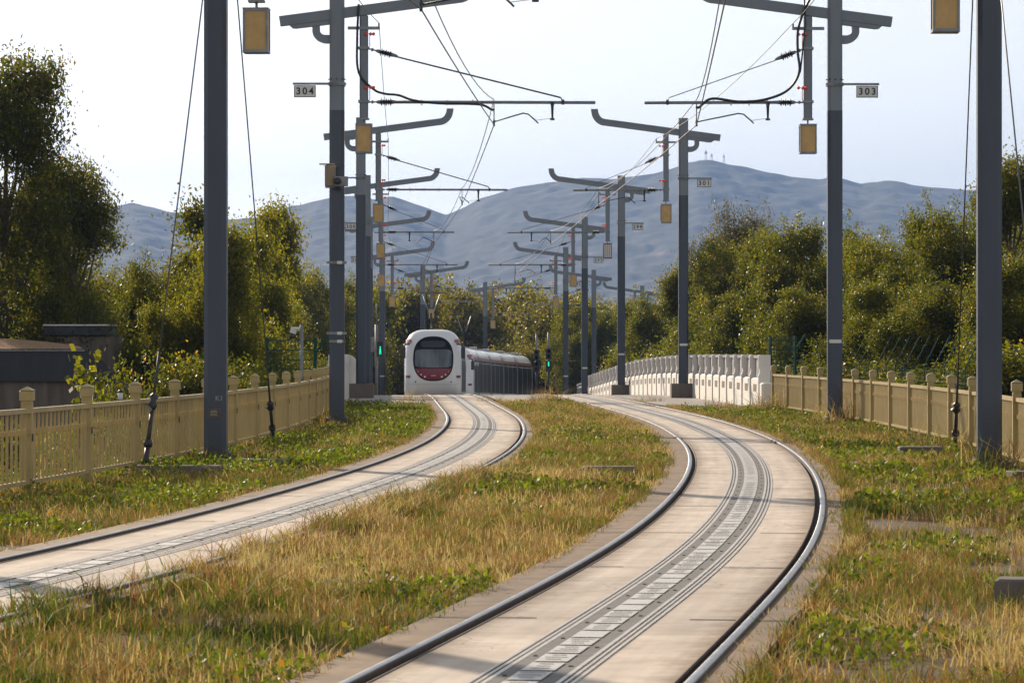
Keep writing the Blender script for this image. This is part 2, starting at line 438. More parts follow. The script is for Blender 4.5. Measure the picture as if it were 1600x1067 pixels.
for side, c in TR.items():
    b = MB()
    # slab: middle piece, two outer pieces, and the vertical faces of the channels
    zt = 0.0
    strip(US, c-G+.055, c+G-.055, zt, conc, b, 8)
    for s in (-1, 1):
        ow = .24 if (side == 'right' and s > 0) or (side == 'left' and s > 0) else .33
        strip(US, c+s*(G+.045), c+s*(G+ow), zt-.002, conc, b, 3)
        strip(US, c+s*(G+ow), c+s*(G+ow+.005), zt-.002, conc, b, 1, -.25)
        strip(US, c+s*(G-.055), c+s*(G-.053), zt, conc, b, 1, -.08)
        strip(US, c+s*(G-.08), c+s*(G+.06), -.045, M['groove'], b, 1)
    o = b.build('track_slab'); add_lat(o, c); tag(o, kind='structure')
    # transverse joints in the slab
    b = MB()
    for k, u in enumerate(np.arange(6, 130, 4.5 if side == 'right' else 4.8)):
        j = random.uniform(-.3, .3)
        for a0, a1 in ((G-.30-random.uniform(0, .2), G-.06), (-G+.06, -G+.26+random.uniform(0, .25)), (G+.06, G+.33), (-G-.33, -G-.06)):
            strip(np.array([u+j-.02, u+j+.02]), c+max(a0, -G-.32), c+min(a1, G+.23), .0035, M['joint'], b)
        if k % 2 == 0:
            strip(np.array([u+j-.005, u+j+.005]), c-G+.1, c-.24, .003, M['joint'], b)
            strip(np.array([u+j-.005, u+j+.005]), c+.24, c+G-.1, .003, M['joint'], b)
    tag(b.build('slab_joints'), kind='structure')
    # rails
    for s in (-1, 1):
        e = c + s*G                           # gauge face
        b = MB()
        body = [(e+s*.003, .016), (e, .010), (e, -.04), (e+s*.055, -.04), (e+s*.055, .004), (e+s*.051, .016)]
        sweep(US, body if s < 0 else body[::-1], M['rail_rust'], b, False)
        head = [(e+s*.003, .015), (e+s*.009, .0195), (e+s*.027, .0215), (e+s*.044, .0195), (e+s*.052, .015)]
        sweep(US, head if s < 0 else head[::-1], M['rail'], b)
        o = b.build('rail')
        lipb = sweep(US, ([(e-s*.055, -.02), (e-s*.055, .004), (e-s*.046, .005), (e-s*.042, -.02)])[::(1 if s < 0 else -1)], M['rail_rust'])
        lipb.build('guard_lip', o)
        tag(o, f"worn steel {'outer right' if s > 0 else 'inner left'} rail of the {'nearer right hand' if side == 'right' else 'left hand tram'} track", 'rail', 'tram rails')
    # centre strip
    t = empty('power_strip', (0, 0, 0))
    b = MB(); strip(US[US < 210], c-.15, c+.15, .0045, M['strip_dark'], b, 2)
    for s in (-1, 1):
        for k in range(60):                    # small bolt heads along the strip
            u = 12 + k*1.02 + (s > 0)*.5
            p = P(u, c+s*.118, .006); b.box(p, (.02, .05, .006), M['joint'])
    b.build('strip_base', t)
    b = MB()
    for s in (-1, 1):
        for o_, w_, mm in ((.163, .022, M['lip']), (.181, .006, M['groove']), (.196, .014, M['lip']), (.211, .006, M['groove']), (.228, .018, M['lip'])):
            strip(US[US < 210], c+s*o_-w_/2, c+s*o_+w_/2, .0042 if mm is M['groove'] else .0055, mm, b)
    b.build('edge_channel', t)
    b = MB()
    for u in np.arange(8, 130, .46):
        strip(np.array([u+.03, u+.15, u+.30, u+.43]), c-.078, c+.078, .0095, M['strip_plate'], b)
        if u < 75 and random.random() < .8:
            for q in range(3): 
                w0 = random.uniform(.03, .06)
                strip(np.array([u+.11+q*.11, u+.132+q*.11]), c-w0, c+w0, .0125, M['strip_dark'], b)
    b.build('contact_plate', t)
    tag(t, f"grey strip of pale plates set along the middle of the {'right' if side == 'right' else 'left'} track", 'power strip', 'strips between the rails')
# deck paving beyond the grass
b = MB(); du = np.arange(96, 250, 2.0)
strip(du, -.95, .95, -.012, M['paving'], b, 2)
strip(np.arange(92, 250, 2.0), -6.3, -3.09, -.012, M['paving'], b, 3)
strip(np.arange(86, 250, 2.0), 3.09, 6.0, -.012, M['paving'], b, 3)
tag(b.build('pavement'), kind='structure')

# ------------------------------------------------------------------ catenary masts
def make_lantern(parent, x, ztop, grille=False):
    w_, h_ = .33, .56
    zc = ztop - h_/2
    b = MB(); fr = M['galv'] if not grille else mat('brown lantern frame', (.16, .07, .045), .6)
    t_ = .028
    for sx in (-1, 1):
        for sy in (-1, 1):
            b.box((x+sx*(w_/2-t_/2), sy*(w_/2-t_/2), zc), (t_, t_, h_), fr)
    for zz in (ztop - t_/2, ztop - h_ + t_/2):
        for s_ in (-1, 1):
            b.box((x, s_*(w_/2-t_/2+.001), zz), (w_-2*t_, t_, t_), fr); b.box((x+s_*(w_/2-t_/2+.001), 0, zz), (t_, w_-2*t_, t_), fr)
    b.box((x, 0, ztop+.008), (w_+.01, w_+.01, .014), fr); b.box((x, 0, ztop-h_-.006), (w_+.004, w_+.004, .01), fr)
    b.tube([(x, 0, ztop), (x, 0, ztop+.10)], .018, M['galv'])
    if grille:
        for k in (-1, 0, 1):
            for s_ in (-1, 1): b.box((x+k*.07, s_*(w_/2-.006), zc), (.012, .014, h_-.06), fr)
    o = b.build('lantern', parent)
    b = MB()
    b.box((x, 0, zc), (w_-.03, w_-.03, h_-.05), M['amber'] if not grille else M['plate'])
    b.build('lantern_panel', o)
    return o
def insulator(parent, p0, p1):
    """ribbed insulator from p0 towards p1, both (x,z)"""
    b = MB(); a = Vector((p0[0], 0, p0[1])); d = Vector((p1[0], 0, p1[1])) - a; d.normalize()
    b.tube([a, a + d*.16], .014, M['dark'], 6); b.tube([a + d*.06, a + d*.10], .035, M['galv'], 8)
    b.tube([a + d*.16, a + d*.24], [.03, .045], M['galv'], 8)
    q = []; rr = []
    for k in range(5):
        z0 = .24 + k*.045
        q += [a + d*z0, a + d*(z0+.018), a + d*(z0+.022), a + d*(z0+.044)]; rr += [.03, .085 - .02*(k % 2), .085 - .02*(k % 2), .03]
    b.tube(q, rr, M['dark'], 10, smooth=False)
    b.tube([a + d*.46, a + d*.60], [.045, .025], M['galv'], 8)
    b.build('insulator', parent)
def spinner(parent, x, z):
    b = MB(); b.tube([(x, -.12, z), (x, -.12, z+.24)], .008, M['orange'], 5)
    for s_ in (-1, .2, 1): b.lathe((x+s_*.075, -.12, z+.25), [(.012, -.02), (.034, 0), (.012, .02)], M['orange'], 8, 'Y')
    b.box((x, -.12, z+.25), (.15, .01, .012), M['orange'])
    b.build('bird_spinner', parent)
MASTH = 8.57
masts = {}
def make_mast(u, side, number, arm, reg, wire_dx, label, plinth=False, cable=False, grille=False, plate=True, tip=True):
    """side=-1: left row (arm reaches +x); the local x axis points towards the tracks"""
    loc = P(u, side*4.95); loc.z = float(CZ(u))
    t = empty('catenary_mast', loc)
    t.rotation_euler.z = heading(u)*.6
    g = -side         # direction towards the tracks along local x
    X_ = lambda x: g*x
    base = .42 if plinth else -.05
    # shaft in two tones
    def oct_(r, c=.38):
        k = r*c; return [(-r+k, -r), (r-k, -r), (r, -r+k), (r, r-k), (r-k, r), (-r+k, r), (-r, r-k), (-r, -r+k)]
    b = MB()
    def shaft(z0, z1, r, m):
        ring = oct_(r); n = 8
        vs = [(x, y, z0) for x, y in ring] + [(x, y, z1) for x, y in ring]
        b.add(vs, [(k, (k+1) % n, n+(k+1) % n, n+k) for k in range(n)] + [tuple(range(n, 2*n)), tuple(range(n-1, -1, -1))], m)
    shaft(base-.2, 6.2, .148, M['steel_blue']); shaft(6.2, MASTH, .146, M['steel_grey'])
    for z in (6.82, ):
        for k in (-1, 0, 1): b.lathe((k*.12, -.15, z), [(.014, -.02), (.014, .02)], M['dark'], 6, 'Y')
        for s_ in (-1, 1): b.lathe((s_*.155, 0, z), [(.014, -.02), (.014, .02)], M['dark'], 6, 'X')
    if not plinth:
        b.box((0, 0, .05), (.42, .42, .16), M['pedestal_trim'], bevel=.05)
    b.build('mast_shaft', t)
    # tilted beam with a curled tip
    b = MB(); sl = math.tan(R(7.6)); zb = lambda x: 8.12 + (x)*sl
    hd = .10
    top = []; bot = []
    for x in (-1.12, 2.45): top.append((x, zb(x)+hd)); bot.append((x, zb(x)-hd))
    top = [(-1.15, zb(-1.15)+hd), (2.35, zb(2.35)+hd)]; bot = [(-1.12, zb(-1.12)-hd), (2.42, zb(2.42)-hd)]
    if tip:
        cxx, czz = 2.38, zb(2.38)+.36
        arc_o = [(cxx + .45*math.sin(a)*1.0, czz + .0 - .46*math.cos(a)) for a in np.linspace(R(6), R(85), 9)]
        arc_i = [(cxx + .24*math.sin(a), czz - .26*math.cos(a)) for a in np.linspace(R(80), R(6), 8)]
        poly = bot[:1] + bot[1:] + arc_o + [(cxx+.46, czz+.05), (cxx+.25, czz+.05)] + arc_i + [top[1], top[0]]
    else:
        poly = bot + [top[1], top[0]]
    b.prism([(X_(x), z) for x, z in poly][::(1 if g > 0 else -1)], -.085, .085, M['steel_grey'])
    # shallow under plate and hook bracket on the outboard side
    ul = [(-.95, zb(-.95)-hd), (-.88, zb(-.88)-hd-.07), (-.80, zb(-.8)-hd-.085), (-.15, zb(-.15)-hd-.09), (-.15, zb(-.15)-hd)]
    b.prism([(X_(x), z-.002) for x, z in ul][::(-1 if g > 0 else 1)], -.07, .07, M['steel_grey'])
    o_ = [(-.49, 7.97)] + [(-.20 - .29*math.cos(a), 7.78 - .25*math.sin(a)) for a in np.linspace(0, R(90), 8)] + [(-.149, 7.53), (-.149, 7.70)]
    i_ = [(-.24 - .10*math.cos(a), 7.80 - .10*math.sin(a)) for a in np.linspace(R(90), 0, 6)] + [(-.34, 7.97)]
    b.prism([(X_(x), z) for x, z in (o_ + i_)][::(1 if g > 0 else -1)], -.05, .05, M['steel_grey'])
    # inspection plates drawn as slightly raised panels
    for xx in (-.72, .95):
        b.box((X_(xx), -.088, zb(xx)), (.40, .006, .11), M['steel_grey'], Matrix.Rotation(-g*R(7.6), 3, 'Y'))
    b.build('beam', t)
    # drop tube
    b = MB(); xd = .535
    b.box((X_(xd), 0, (6.04 + zb(xd)-hd)/2), (.17, .17, zb(xd)-hd-6.04), M['steel_grey'], bevel=.03)
    b.box((X_(xd), 0, 6.03), (.21, .21, .03), M['galv'])
    b.box((X_(xd)-.0, -.09, 7.83), (.64, .05, .06), M['galv']); b.box((X_(xd+.30), -.09, 7.89), (.03, .05, .07), M['dark'])
    for z in (7.44, 6.38): b.box((X_(xd), 0, z), (.22, .21, .05), M['galv'])
    b.build('drop_tube', t)
    make_lantern(t, X_(xd), 5.92, grille)
    # registration arm
    za = 6.37; xe = xd + .09
    insulator(t, (X_(xe), za), (X_(xe+1), za)); insulator(t, (X_(xe), 7.43), (X_(xd + arm*.86), za+.05))
    b = MB(); xa = xd + arm
    b.tube([(X_(xe+.5), 0, za), (X_(xa), 0, za-.01)], .033, M['galv'], 8)
    b.tube([(X_(xe+.45), 0, 7.43 - (7.43-za)*.5/(arm*.86)), (X_(xd+arm*.85), 0, za+.09), (X_(xd+arm*.86), 0, za)], .016 if arm > 3.9 else .009, M['dark'], 6)
    b.box((X_(xd+arm*.86), 0, za), (.05, .08, .10), M['dark'])
    for fr in (.25, .36, .47): b.box((X_(xd+arm*fr), 0, za-.01), (.02, .08, .11), M['galv'])
    b.build('registration_arm', t)
    # steady arm: bracket under the tube, thin arm down to the contact wire
    xb = reg; xw = wire_dx; zc = 5.93
    b = MB()
    b.tube([(X_(xb), 0, za), (X_(xb), 0, za-.10), (X_(xb), 0, za-.33)], [.05, .03, .02], M['dark'], 8); b.box((X_(xb), 0, za-.34), (.09, .05, .04), M['dark'])
    dirw = 1 if xw > xb else -1
    x1 = xb + dirw*.32
    b.tube([(X_(xb), 0, za-.32), (X_(x1), 0, za-.36)], .006, M['steelwire'], 4)
    b.tube([(X_(x1-dirw*.04), 0, za-.42), (X_(x1+dirw*.02), 0, za-.36), (X_(x1+dirw*.16), 0, za-.24), (X_(x1+dirw*.26), 0, za-.22), (X_(xw), 0, zc+.05)], .014, M['dark'], 6)
    b.tube([(X_(xw), 0, za+.02), (X_(xw), 0, zc-.02)], .012, M['dark'], 6); b.box((X_(xw), 0, zc+.02), (.04, .06, .12), M['dark'])
    b.build('steady_arm', t)
    spinner(t, X_(xe+.03), 7.46); spinner(t, X_(xe+.03), 6.40)
    if cable:
        b = MB()
        if cable == 1:
            pts = [(X_(xd-.1), -.12, 8.3), (X_(xd-.13), -.12, 7.6), (X_(xd-.10), -.12, 6.95), (X_(xe+.1), -.1, 6.62), (X_(xe+.32), -.08, 6.53), (X_(xe+.6), -.06, 6.50), (X_(xe+.9), -.05, 6.40), (X_(xe+1.4), -.04, za-.03), (X_(xw-.3), -.04, za-.05), (X_(xw-.05), -.02, za-.15), (X_(xw), 0, zc+.3)]
        else:
            pts = [(X_(.15), -.16, 8.75), (X_(.45), -.16, 8.5), (X_(.72), -.16, 7.9), (X_(.75), -.16, 7.4), (X_(.72), -.16, 6.95), (X_(.95), -.1, 6.6), (X_(1.4), -.06, 6.42), (X_(1.9), -.04, 6.38), (X_(xw-.3), -.04, za+.07), (X_(xw-.05), -.02, za-.1), (X_(xw), 0, zc+.35)]
        P3 = [Vector(p) for p in pts]; sm = []
        for i in range(len(P3)-1):
            p0, p1, p2, p3 = P3[max(i-1, 0)], P3[i], P3[i+1], P3[min(i+2, len(P3)-1)]
            for q in range(6):
                s = q/6; sm.append(.5*((2*p1) + (p2-p0)*s + (2*p0-5*p1+4*p2-p3)*s*s + (3*p1-p0-3*p2+p3)*s**3))
        sm.append(P3[-1]); b.tube(sm, .026, M['cable'], 6)
        if cable == 2:
            b.tube([(X_(.62), -.17, 8.5), (X_(.60), -.17, 7.9), (X_(.66), -.17, 7.3), (X_(.70), -.17, 6.95)], .018, M['cable'], 6)
        b.build('power_cable', t)
    if number:
        b = MB(); xs = -.63
        b.box((X_(-.34), -.165, 6.72), (1.06, .03, .045), M['galv']); b.box((0, 0, 6.72), (.33, .36, .06), M['galv'])
        bo = b.build('sign_bracket', t)
        b = MB(); b.box((X_(xs), -.165, 6.57), (.43, .02, .235), M['ink']); b.box((X_(xs), -.177, 6.57), (.40, .006, .205), M['plate'])
        bo = b.build('number_plate', t)
        text_mesh(number, .19, M['ink'], 'digits', bo, (X_(xs), -.182, 6.568), spacing=1.35)
    if plate:
        b = MB(); b.box((0, -.152, 1.62), (.24, .006, .07), M['plate']); b.box((0, 0, 1.62), (.304, .304, .012), M['galv'])
        b.build('tag_plate', t)
    if plinth:
        b = MB(); b.box((0, 0, .20), (.78, .78, .46), M['conc_block']); b.add([(-.62, -.7, -.25), (.62, -.7, -.25), (.62, .7, -.25), (-.62, .7, -.25), (-.39, -.4, -.03), (.39, -.4, -.03), (.39, .4, -.03), (-.39, .4, -.03)], [(0, 1, 5, 4), (1, 2, 6, 5), (2, 3, 7, 6), (3, 0, 4, 7), (4, 5, 6, 7)], M['conc_block'])
        b.build('plinth', t)
    tag(t, label, 'catenary mast', 'catenary masts along the tram line')
    masts[(side, u)] = (t, xw)
    return t
lw = lambda s: 2.93 - .0     # track centre offset from the mast
mast_defs = [
 (26, -1, None, 4.3, 4.2, 2.7, 'nearest dark mast of the left row, outside the picture', False, 0, False, False),
 (24.5, 1, None, 3.3, 1.5, 3.1, 'nearest dark mast of the right row, outside the picture', False, 0, False, False),
 (46, -1, None, 4.3, 4.2, 2.7, 'thick dark grey mast behind the beige fence at left with graffiti and a small notice', False, 0, False, False),
 (43.5, 1, None, 3.4, 1.5, 3.2, 'thick dark mast in the grass by the right fence, nearest of its row', False, 0, False, False),
 (70, -1, '304', 4.6, 4.28, 3.12, 'tall grey mast bearing plate 304 and two traffic cameras', False, 1, False, False),
 (70, 1, '303', 3.25, 1.33, 2.75, 'tall grey mast bearing plate 303 with looping black cables', False, 2, False, True),
 (108, -1, '302', 3.96, 3.6, 3.1, 'grey mast on a concrete plinth bearing plate 302', True, 0, False, False),
 (108, 1, '301', 2.85, 1.2, 2.6, 'grey mast bearing plate 301 on a concrete plinth by the white barrier', True, 0, False, True),
 (137, -1, '300', 2.85, 1.65, 2.6, 'grey mast bearing plate 300 close behind the mast with plate 302', True, 0, False, False),
 (137, 1, '299', 3.9, 3.5, 2.75, 'grey mast bearing plate 299, its lantern brown framed', True, 0, True, True),
 (162, -1, '298', 3.5, 3.1, 2.4, 'grey mast bearing plate 298, mostly hidden by the masts in front', False, 0, False, False),
 (162, 1, '297', 3.9, 2.0, 3.2, 'grey mast bearing plate 297 at the far end of the white barrier', True, 0, False, True),
 (190, -1, '296', 3.5, 1.6, 2.7, 'distant grey mast just beside the green pedestrian light and the tram', False, 0, False, True),
 (190, 1, '295', 3.6, 3.2, 2.8, 'distant grey mast bearing plate 295 next to the green tram signal', False, 0, False, True),
 (215, -1, None, 3.4, 3.0, 2.6, 'far grey mast rising behind the roof of the leading tram', False, 0, False, False),
 (222, 1, None, 3.4, 1.6, 2.6, 'far grey mast whose top shows over the bushes beside mast 297', False, 0, False, False),
 (243, -1, None, 3.4, 3.0, 2.6, 'far grey mast standing behind the second tram', False, 0, False, False),
 (252, 1, None, 3.4, 1.6, 2.6, 'farthest grey mast whose top shows over the bushes beside mast 299', False, 0, False, False),
]
for d in mast_defs:
    make_mast(d[0], d[1], d[2], d[3], d[4], d[5], d[6], d[7], d[8], d[9], d[10])
# extras on particular masts
t304 = masts[(-1, 70)][0]
b = MB(); b.lathe((-.12, -.28, 4.9), [(.11, -.20), (.11, .17), (.13, .18), (.06, .22)], M['beige_box'], 12); b.box((-.18, -.33, 5.12), (.30, .22, .02), M['beige_box']); b.box((-.05, -.2, 4.68), (.35, .14, .05), M['galv']); b.build('camera_housing', t304)
b = MB(); b.box((.10, -.3, 4.78), (.26, .18, .19), M['galv']); b.lathe((.03, -.44, 4.78), [(.07, -.04), (.075, .0), (.05, .06)], M['dark'], 12, 'Y'); b.lathe((.02, -.3, 4.66), [(.03, -.05), (.05, .0), (.05, .04)], M['dark'], 10); b.build('surveillance_camera', t304)
for z in (3.18, 1.78, 1.62):
    b = MB(); b.box((0, -.16, z), (.40 if z != 1.62 else .3, .03, .05), M['galv']); b.box((0, 0, z), (.33, .33, .045), M['dark']); b.box((.06, -.18, z), (.1, .02, .06), M['plate']); b.build('strap', t304)

tl = masts[(-1, 46)][0]
b = MB(); b.box((.0, -.151, .63), (.16, .006, .115), M['conc_block']); b.box((0, -.155, .63), (.145, .004, .098), mat('faded notice', (.09, .055, .04), .6)); bo = b.build('notice', tl)
text_mesh('K1', .09, M['galv'], 'graffiti', tl, (.06, -.152, .82))
b = MB()
for k in range(4): b.box((-.01, -.158, .6+k*.02), (.10 - .02*(k % 2), .002, .004), M['plate'])
b.build('printed_lines', bo)

# ------------------------------------------------------------------ contact and feeder wires
def wire_pts(pts, sag, r, m, name, label, cat='overhead wire', group='overhead wires', n=10, drop=None):
    b = MB(); out = []
    for i in range(len(pts)-1):
        a, c = Vector(pts[i]), Vector(pts[i+1])
        for q in range(n):
            s = q/n; p = a.lerp(c, s); p.z -= sag*4*s*(1-s); out.append(p)
    out.append(Vector(pts[-1])); b.tube(out, r, m, 5)
    o = b.build(name); tag(o, label, cat, group); return o
for side, nm in ((-1, 'left'), (1, 'right')):
    cw = []; ms = []; fd = []
    us = sorted(u for s, u in masts if s == side)
    for u in us:
        t, xw = masts[(side, u)]
        Mx = Matrix.Translation(t.location) @ Matrix.Rotation(t.rotation_euler.z, 4, 'Z')
        g = -side
        cw.append(Mx @ Vector((g*xw, 0, 5.92))); ms.append(Mx @ Vector((g*xw, 0, 6.40))); fd.append(Mx @ Vector((g*.84, -.1, 7.93)))
    wire_pts(cw, .04, .011, M['copper'], 'contact_wire', f'lower copper wire strung above the {nm} track')
    # two parallel carrier wires close together
    wire_pts([Vector(p)+Vector((0, 0, .02)) for p in ms], .30, .009, M['copper'], 'messenger_wire', f'upper sagging wire strung above the {nm} track')
    wire_pts(fd, .25, .008, M['steelwire'], 'feeder_wire', f'thin feeder wire clipped to the cross bars of the {nm} row of masts')
# guy wires with turnbuckle and insulator near the ground
def guy(u0, off0, mast, label, thin=.010, m_='steelwire'):
    a = P(u0, off0, 0); t = masts[mast][0].location; c = Vector((t.x - (0.1 if off0 > 0 else -.1), t.y, t.z + 8.3))
    d = (c - a).normalized()
    e = empty('guy_wire', a)
    b = MB(); b.tube([d*1.0, c - a], thin, M[m_], 5); b.build('cable', e)
    b = MB(); b.tube([d*.03, d*.3], .035, M['dark'], 8); b.tube([d*.3, d*.34, d*.38], [.05, .06, .05], M['dark'], 8)
    b.tube([d*.38, d*.78], .028, M['dark'], 8); b.tube([d*.78, d*.84, d*.90, d*.95, d*1.0], [.03, .06, .035, .06, .02], M['dark'], 8); b.tube([d*1.0, d*1.55], .018, M['dark'], 6)
    b.tube([Vector((-.07, 0, 0)) + d*.86, d*.80 + Vector((-.02, -.02, 0)), d*.72], .02, M['galv'], 6)
    b.build('turnbuckle', e)
    b = MB(); b.box((0, 0, -.02), (.30, .26, .10), M['conc_block'], bevel=.02); b.build('anchor_block', e)
    tag(e, label, 'guy wire', 'guy wires bracing the masts')
guy(42.6, -5.35, (-1, 46), 'guy wire with dark turnbuckle in front of the left beige fence')
guy(56.0, -5.22, (-1, 46), 'guy wire anchored behind the thick left mast')
guy(52.0, 5.22, (1, 43.5), 'brownish guy wire anchored behind the thick right mast', .010, 'copper')
guy(38.5, 5.25, (1, 43.5), 'guy wire coming down at the right edge in front of the beige fence')

# ------------------------------------------------------------------ beige fences
def fence(u0, u1, off, label, step=3.2, dense=.115, pw=.045, raised=None):
    root = empty('metal_fence', P(u0, off)); inv = root.location.copy()
    # post prototype
    b = MB(); f = M['fence']
    b.box((0, 0, .47), (.10, .11, 1.10), f); b.box((0, -.0, 1.035), (.12, .10, .05), f); b.box((0, 0, 1.11), (.165, .14, .12), f, bevel=.02)
    b.add([(-.085, -.07, 1.17), (.085, -.07, 1.17), (.085, .07, 1.17), (-.085, .07, 1.17), (0, 0, 1.215)], [(0, 1, 4), (1, 2, 4), (2, 3, 4), (3, 0, 4)], f)
    b.box((0.0, -.058, .62), (.035, .012, .09), M['dark'])
    proto = b.build('fence_post', root)
    proto.scale.z = .89
    us = np.arange(u0, u1, step); pts = [P(u, off) for u in us]
    b = MB(); pm = []
    for i, p in enumerate(pts):
        nx = pts[min(i+1, len(pts)-1)]; pv = pts[max(i-1, 0)]
        a = math.atan2(nx.y - pv.y, nx.x - pv.x)
        o = proto if i == 0 else proto.copy()
        if i: col.objects.link(o); o.parent = root
        o.location = p - inv; o.rotation_euler.z = a
        if i == len(pts)-1: break
        d = nx - p; Ld = math.hypot(d.x, d.y)
        key = 0
        if key not in [k for k, _ in pm] or True:
            q = MB(); Lp = Ld - .11
            sk = math.tan(math.atan2(d.z, Ld))
            q.box((Ld/2, 0, .93), (Lp, .075, .055), f); q.box((Ld/2, 0, .10), (Lp, .06, .045), f); q.box((Ld/2, 0, .10), (.01, .01, .01), f)
            n = int(Lp/dense); gap = Lp/n
            for k in range(n):
                q.box((.055 + gap*(k+.5), 0, .515), (pw, .022, .79), f)
                q.box((.055 + gap*(k+1), 0, .685), (.05, .06, .06), f)
            po = q.build('fence_panel', root)
            po.location = p - inv; po.rotation_euler = (0, -math.atan2(d.z, Ld), a); po.scale.z = .89
    tag(root, label, 'fence', 'beige metal fences')
    return root
fence(26.5, 88, -5.45, 'beige metal picket fence with capped posts left of the tracks', dense=.20, pw=.04)
fence(29, 87.5, 5.42, 'beige metal picket fence with capped posts right of the tracks', dense=.14)
# ------------------------------------------------------------------ white concrete barriers
def barrier(u0, u1, off, step, label, side):
    root = empty('concrete_barrier', P(u0, off)); inv = root.location.copy()
    us = np.arange(u0, u1, step)
    W_, Gm = M['barrier'], M['barrier_grey']
    s = side     # road side direction in local y: panels run along local x; road is at +y for right row
    # pillar
    b = MB()
    poly = [(-.16, -.1), (.15, -.1), (.15, .72), (.11, .80), (.11, .86), (.15, .92), (.15, 1.17), (.12, 1.20), (-.16, 1.20)]
    n = len(poly)
    vs = [(-.05, y, z) for y, z in poly] + [(.05, y, z) for y, z in poly]
    b.add(vs, [(k, (k+1) % n, n+(k+1) % n, n+k) for k in range(n)] + [tuple(range(n-1, -1, -1)), tuple(range(n, 2*n))], W_)
    pil = b.build('pillar', root)
    # panel: lit dado with a small opening, grey upper panel, coping
    b = MB(); Lp = step - .14
    prof = [(-.08, -.1), (.12, -.1), (.12, .35), (.115, .63), (.06, .67), (-.08, .67)]
    n = len(prof); vs = [(.07, y, z) for y, z in prof] + [(.07+Lp, y, z) for y, z in prof]
    b.add(vs, [(k, (k+1) % n, n+(k+1) % n, n+k) for k in range(n)], W_)
    b.box((.07+Lp*.5, .112, .44), (Lp*.40, .02, .17), M['conc_block'])
    b.box((.07+Lp/2, -.02, .90), (Lp, .05, .44), Gm); b.box((.07+Lp/2, -.01, 1.15), (Lp, .14, .06), Gm)
    pan = b.build('barrier_panel', root)
    pts = [P(u, off) for u in us]
    for i, p in enumerate(pts):
        nx = pts[min(i+1, len(pts)-1)]; pv = p if i < len(pts)-1 else pts[i-1]
        d = nx - pv; a = math.atan2(d.y, d.x)
        for k, pr in enumerate((pil, pan)):
            if k == 1 and i == len(pts)-1: continue
            o = pr if i == 0 else pr.copy()
            if i: col.objects.link(o); o.parent = root
            o.location = p - inv; o.rotation_euler = (0, -math.atan2(d.z, math.hypot(d.x, d.y)), a)
            o.scale.z = 1.1
            if side < 0: o.scale.y = -1
    tag(root, label, 'barrier', 'white concrete barriers')
    return root
barrier(88.2, 166, 5.35, 2.15, 'white concrete barrier with grey upper panels right of the tracks', 1)
barrier(90, 170, -5.45, 2.15, 'white concrete barrier behind the beige fence at left', -1)
# end block of the right barrier
b = MB(); b.box((0, 0, .30), (.34, .5, .65), M['barrier'], bevel=.05); b.box((.1, -.32, .05), (.40, .3, .3), M['barrier'], bevel=.05)
o = b.build('end_block', None, P(87.4, 5.35), heading(87)); tag(o, 'white concrete end block where the barrier meets the green cage fence', 'concrete block')

# dark guard rail past the crossing, right
def guard(u0, u1, off, label, h=1.05):
    root = empty('guard_rail', P(u0, off)); b = MB(); q = MB(); inv = root.location
    us = np.arange(u0, u1, 2.0)
    for i, u in enumerate(us):
        p = P(u, off) - inv; q.box((p.x, p.y, p.z + h/2), (.09, .09, h+.1), M['galv']); q.box((p.x, p.y, p.z+h+.08), (.12, .12, .08), M['plate'])
    for z in (.95, .6): b.tube([P(u, off, z) - inv for u in us], .035, M['plate'], 6)
    for u in np.arange(u0, us[-1], .22): p = P(u, off) - inv; b.box((p.x, p.y, p.z+.45), (.02, .02, .95), M['galv'])
    b.build('railing', root); q.build('railing_post', root)
    tag(root, label, 'railing', 'railings beyond the crossing')
guard(170, 215, 5.6, 'grey railing with pale posts beyond the white barrier')
guard(172, 192, -6.2, 'low pale railing beside the leading tram')

# ------------------------------------------------------------------ green mesh fence and cage
def green_fence():
    root = empty('green_mesh_fence', P(85, 7.0, -.3)); inv = root.location
    m_ = M['green_fence']; b = MB()
    us = np.arange(66, 86, 1.5)
    for u in us:
        q = MB(); p = P(u, 7.2, -.3) - inv
        q.tube([p, p + Vector((0, 0, 1.4)), p + Vector((.36, .2, 2.05))], .014, m_, 6); q.build('bent_post', root)
    for z in np.arange(.2, 1.4, .3): b.tube([P(u, 7.2, -.3+z) - inv for u in us], .005, m_, 4)
    for u in np.arange(66, 85, .3): p = P(u, 7.2, -.3) - inv; b.box((p.x, p.y, p.z+.7), (.008, .008, 1.35), m_)
    b.build('wire_mesh', root)
    tag(root, 'green mesh fence with slanted post tops behind the right beige fence', 'fence')
green_fence()
def cage(u, off, label, w_=.62, h=1.95):
    root = empty('green_cage', P(u, off, -.15)); m_ = M['green_fence']
    for sx in (-1, 1):
        for sy in (-1, 1):
            b = MB(); b.box((sx*w_/2, sy*.2, h/2), (.05, .05, h), m_); b.build('corner_post', root)
    b = MB()
    for z in np.arange(.15, h, .24):
        for sy in (-1, 1): b.box((0, sy*.2, z), (w_, .02, .022), m_)
    for x in np.arange(-w_/2+.08, w_/2, .09):
        for sy in (-1, 1): b.box((x, sy*.205, h/2), (.008, .008, h-.05), m_)
    b.build('mesh_panel', root)
    b = MB(); b.tube([(w_/2, .2, h*.7), (w_/2+.02, .2, h*.8), (w_/2+.3, .2, h+.05)], .03, m_, 6); b.build('bent_arm', root)
    tag(root, label, 'fence')
cage(88.5, 5.85, 'tall green wire cage at the end of the white barrier')
cage(88, -6.5, 'green wire mesh panel behind the left fence, beside the small camera pole', 1.2, 1.9)
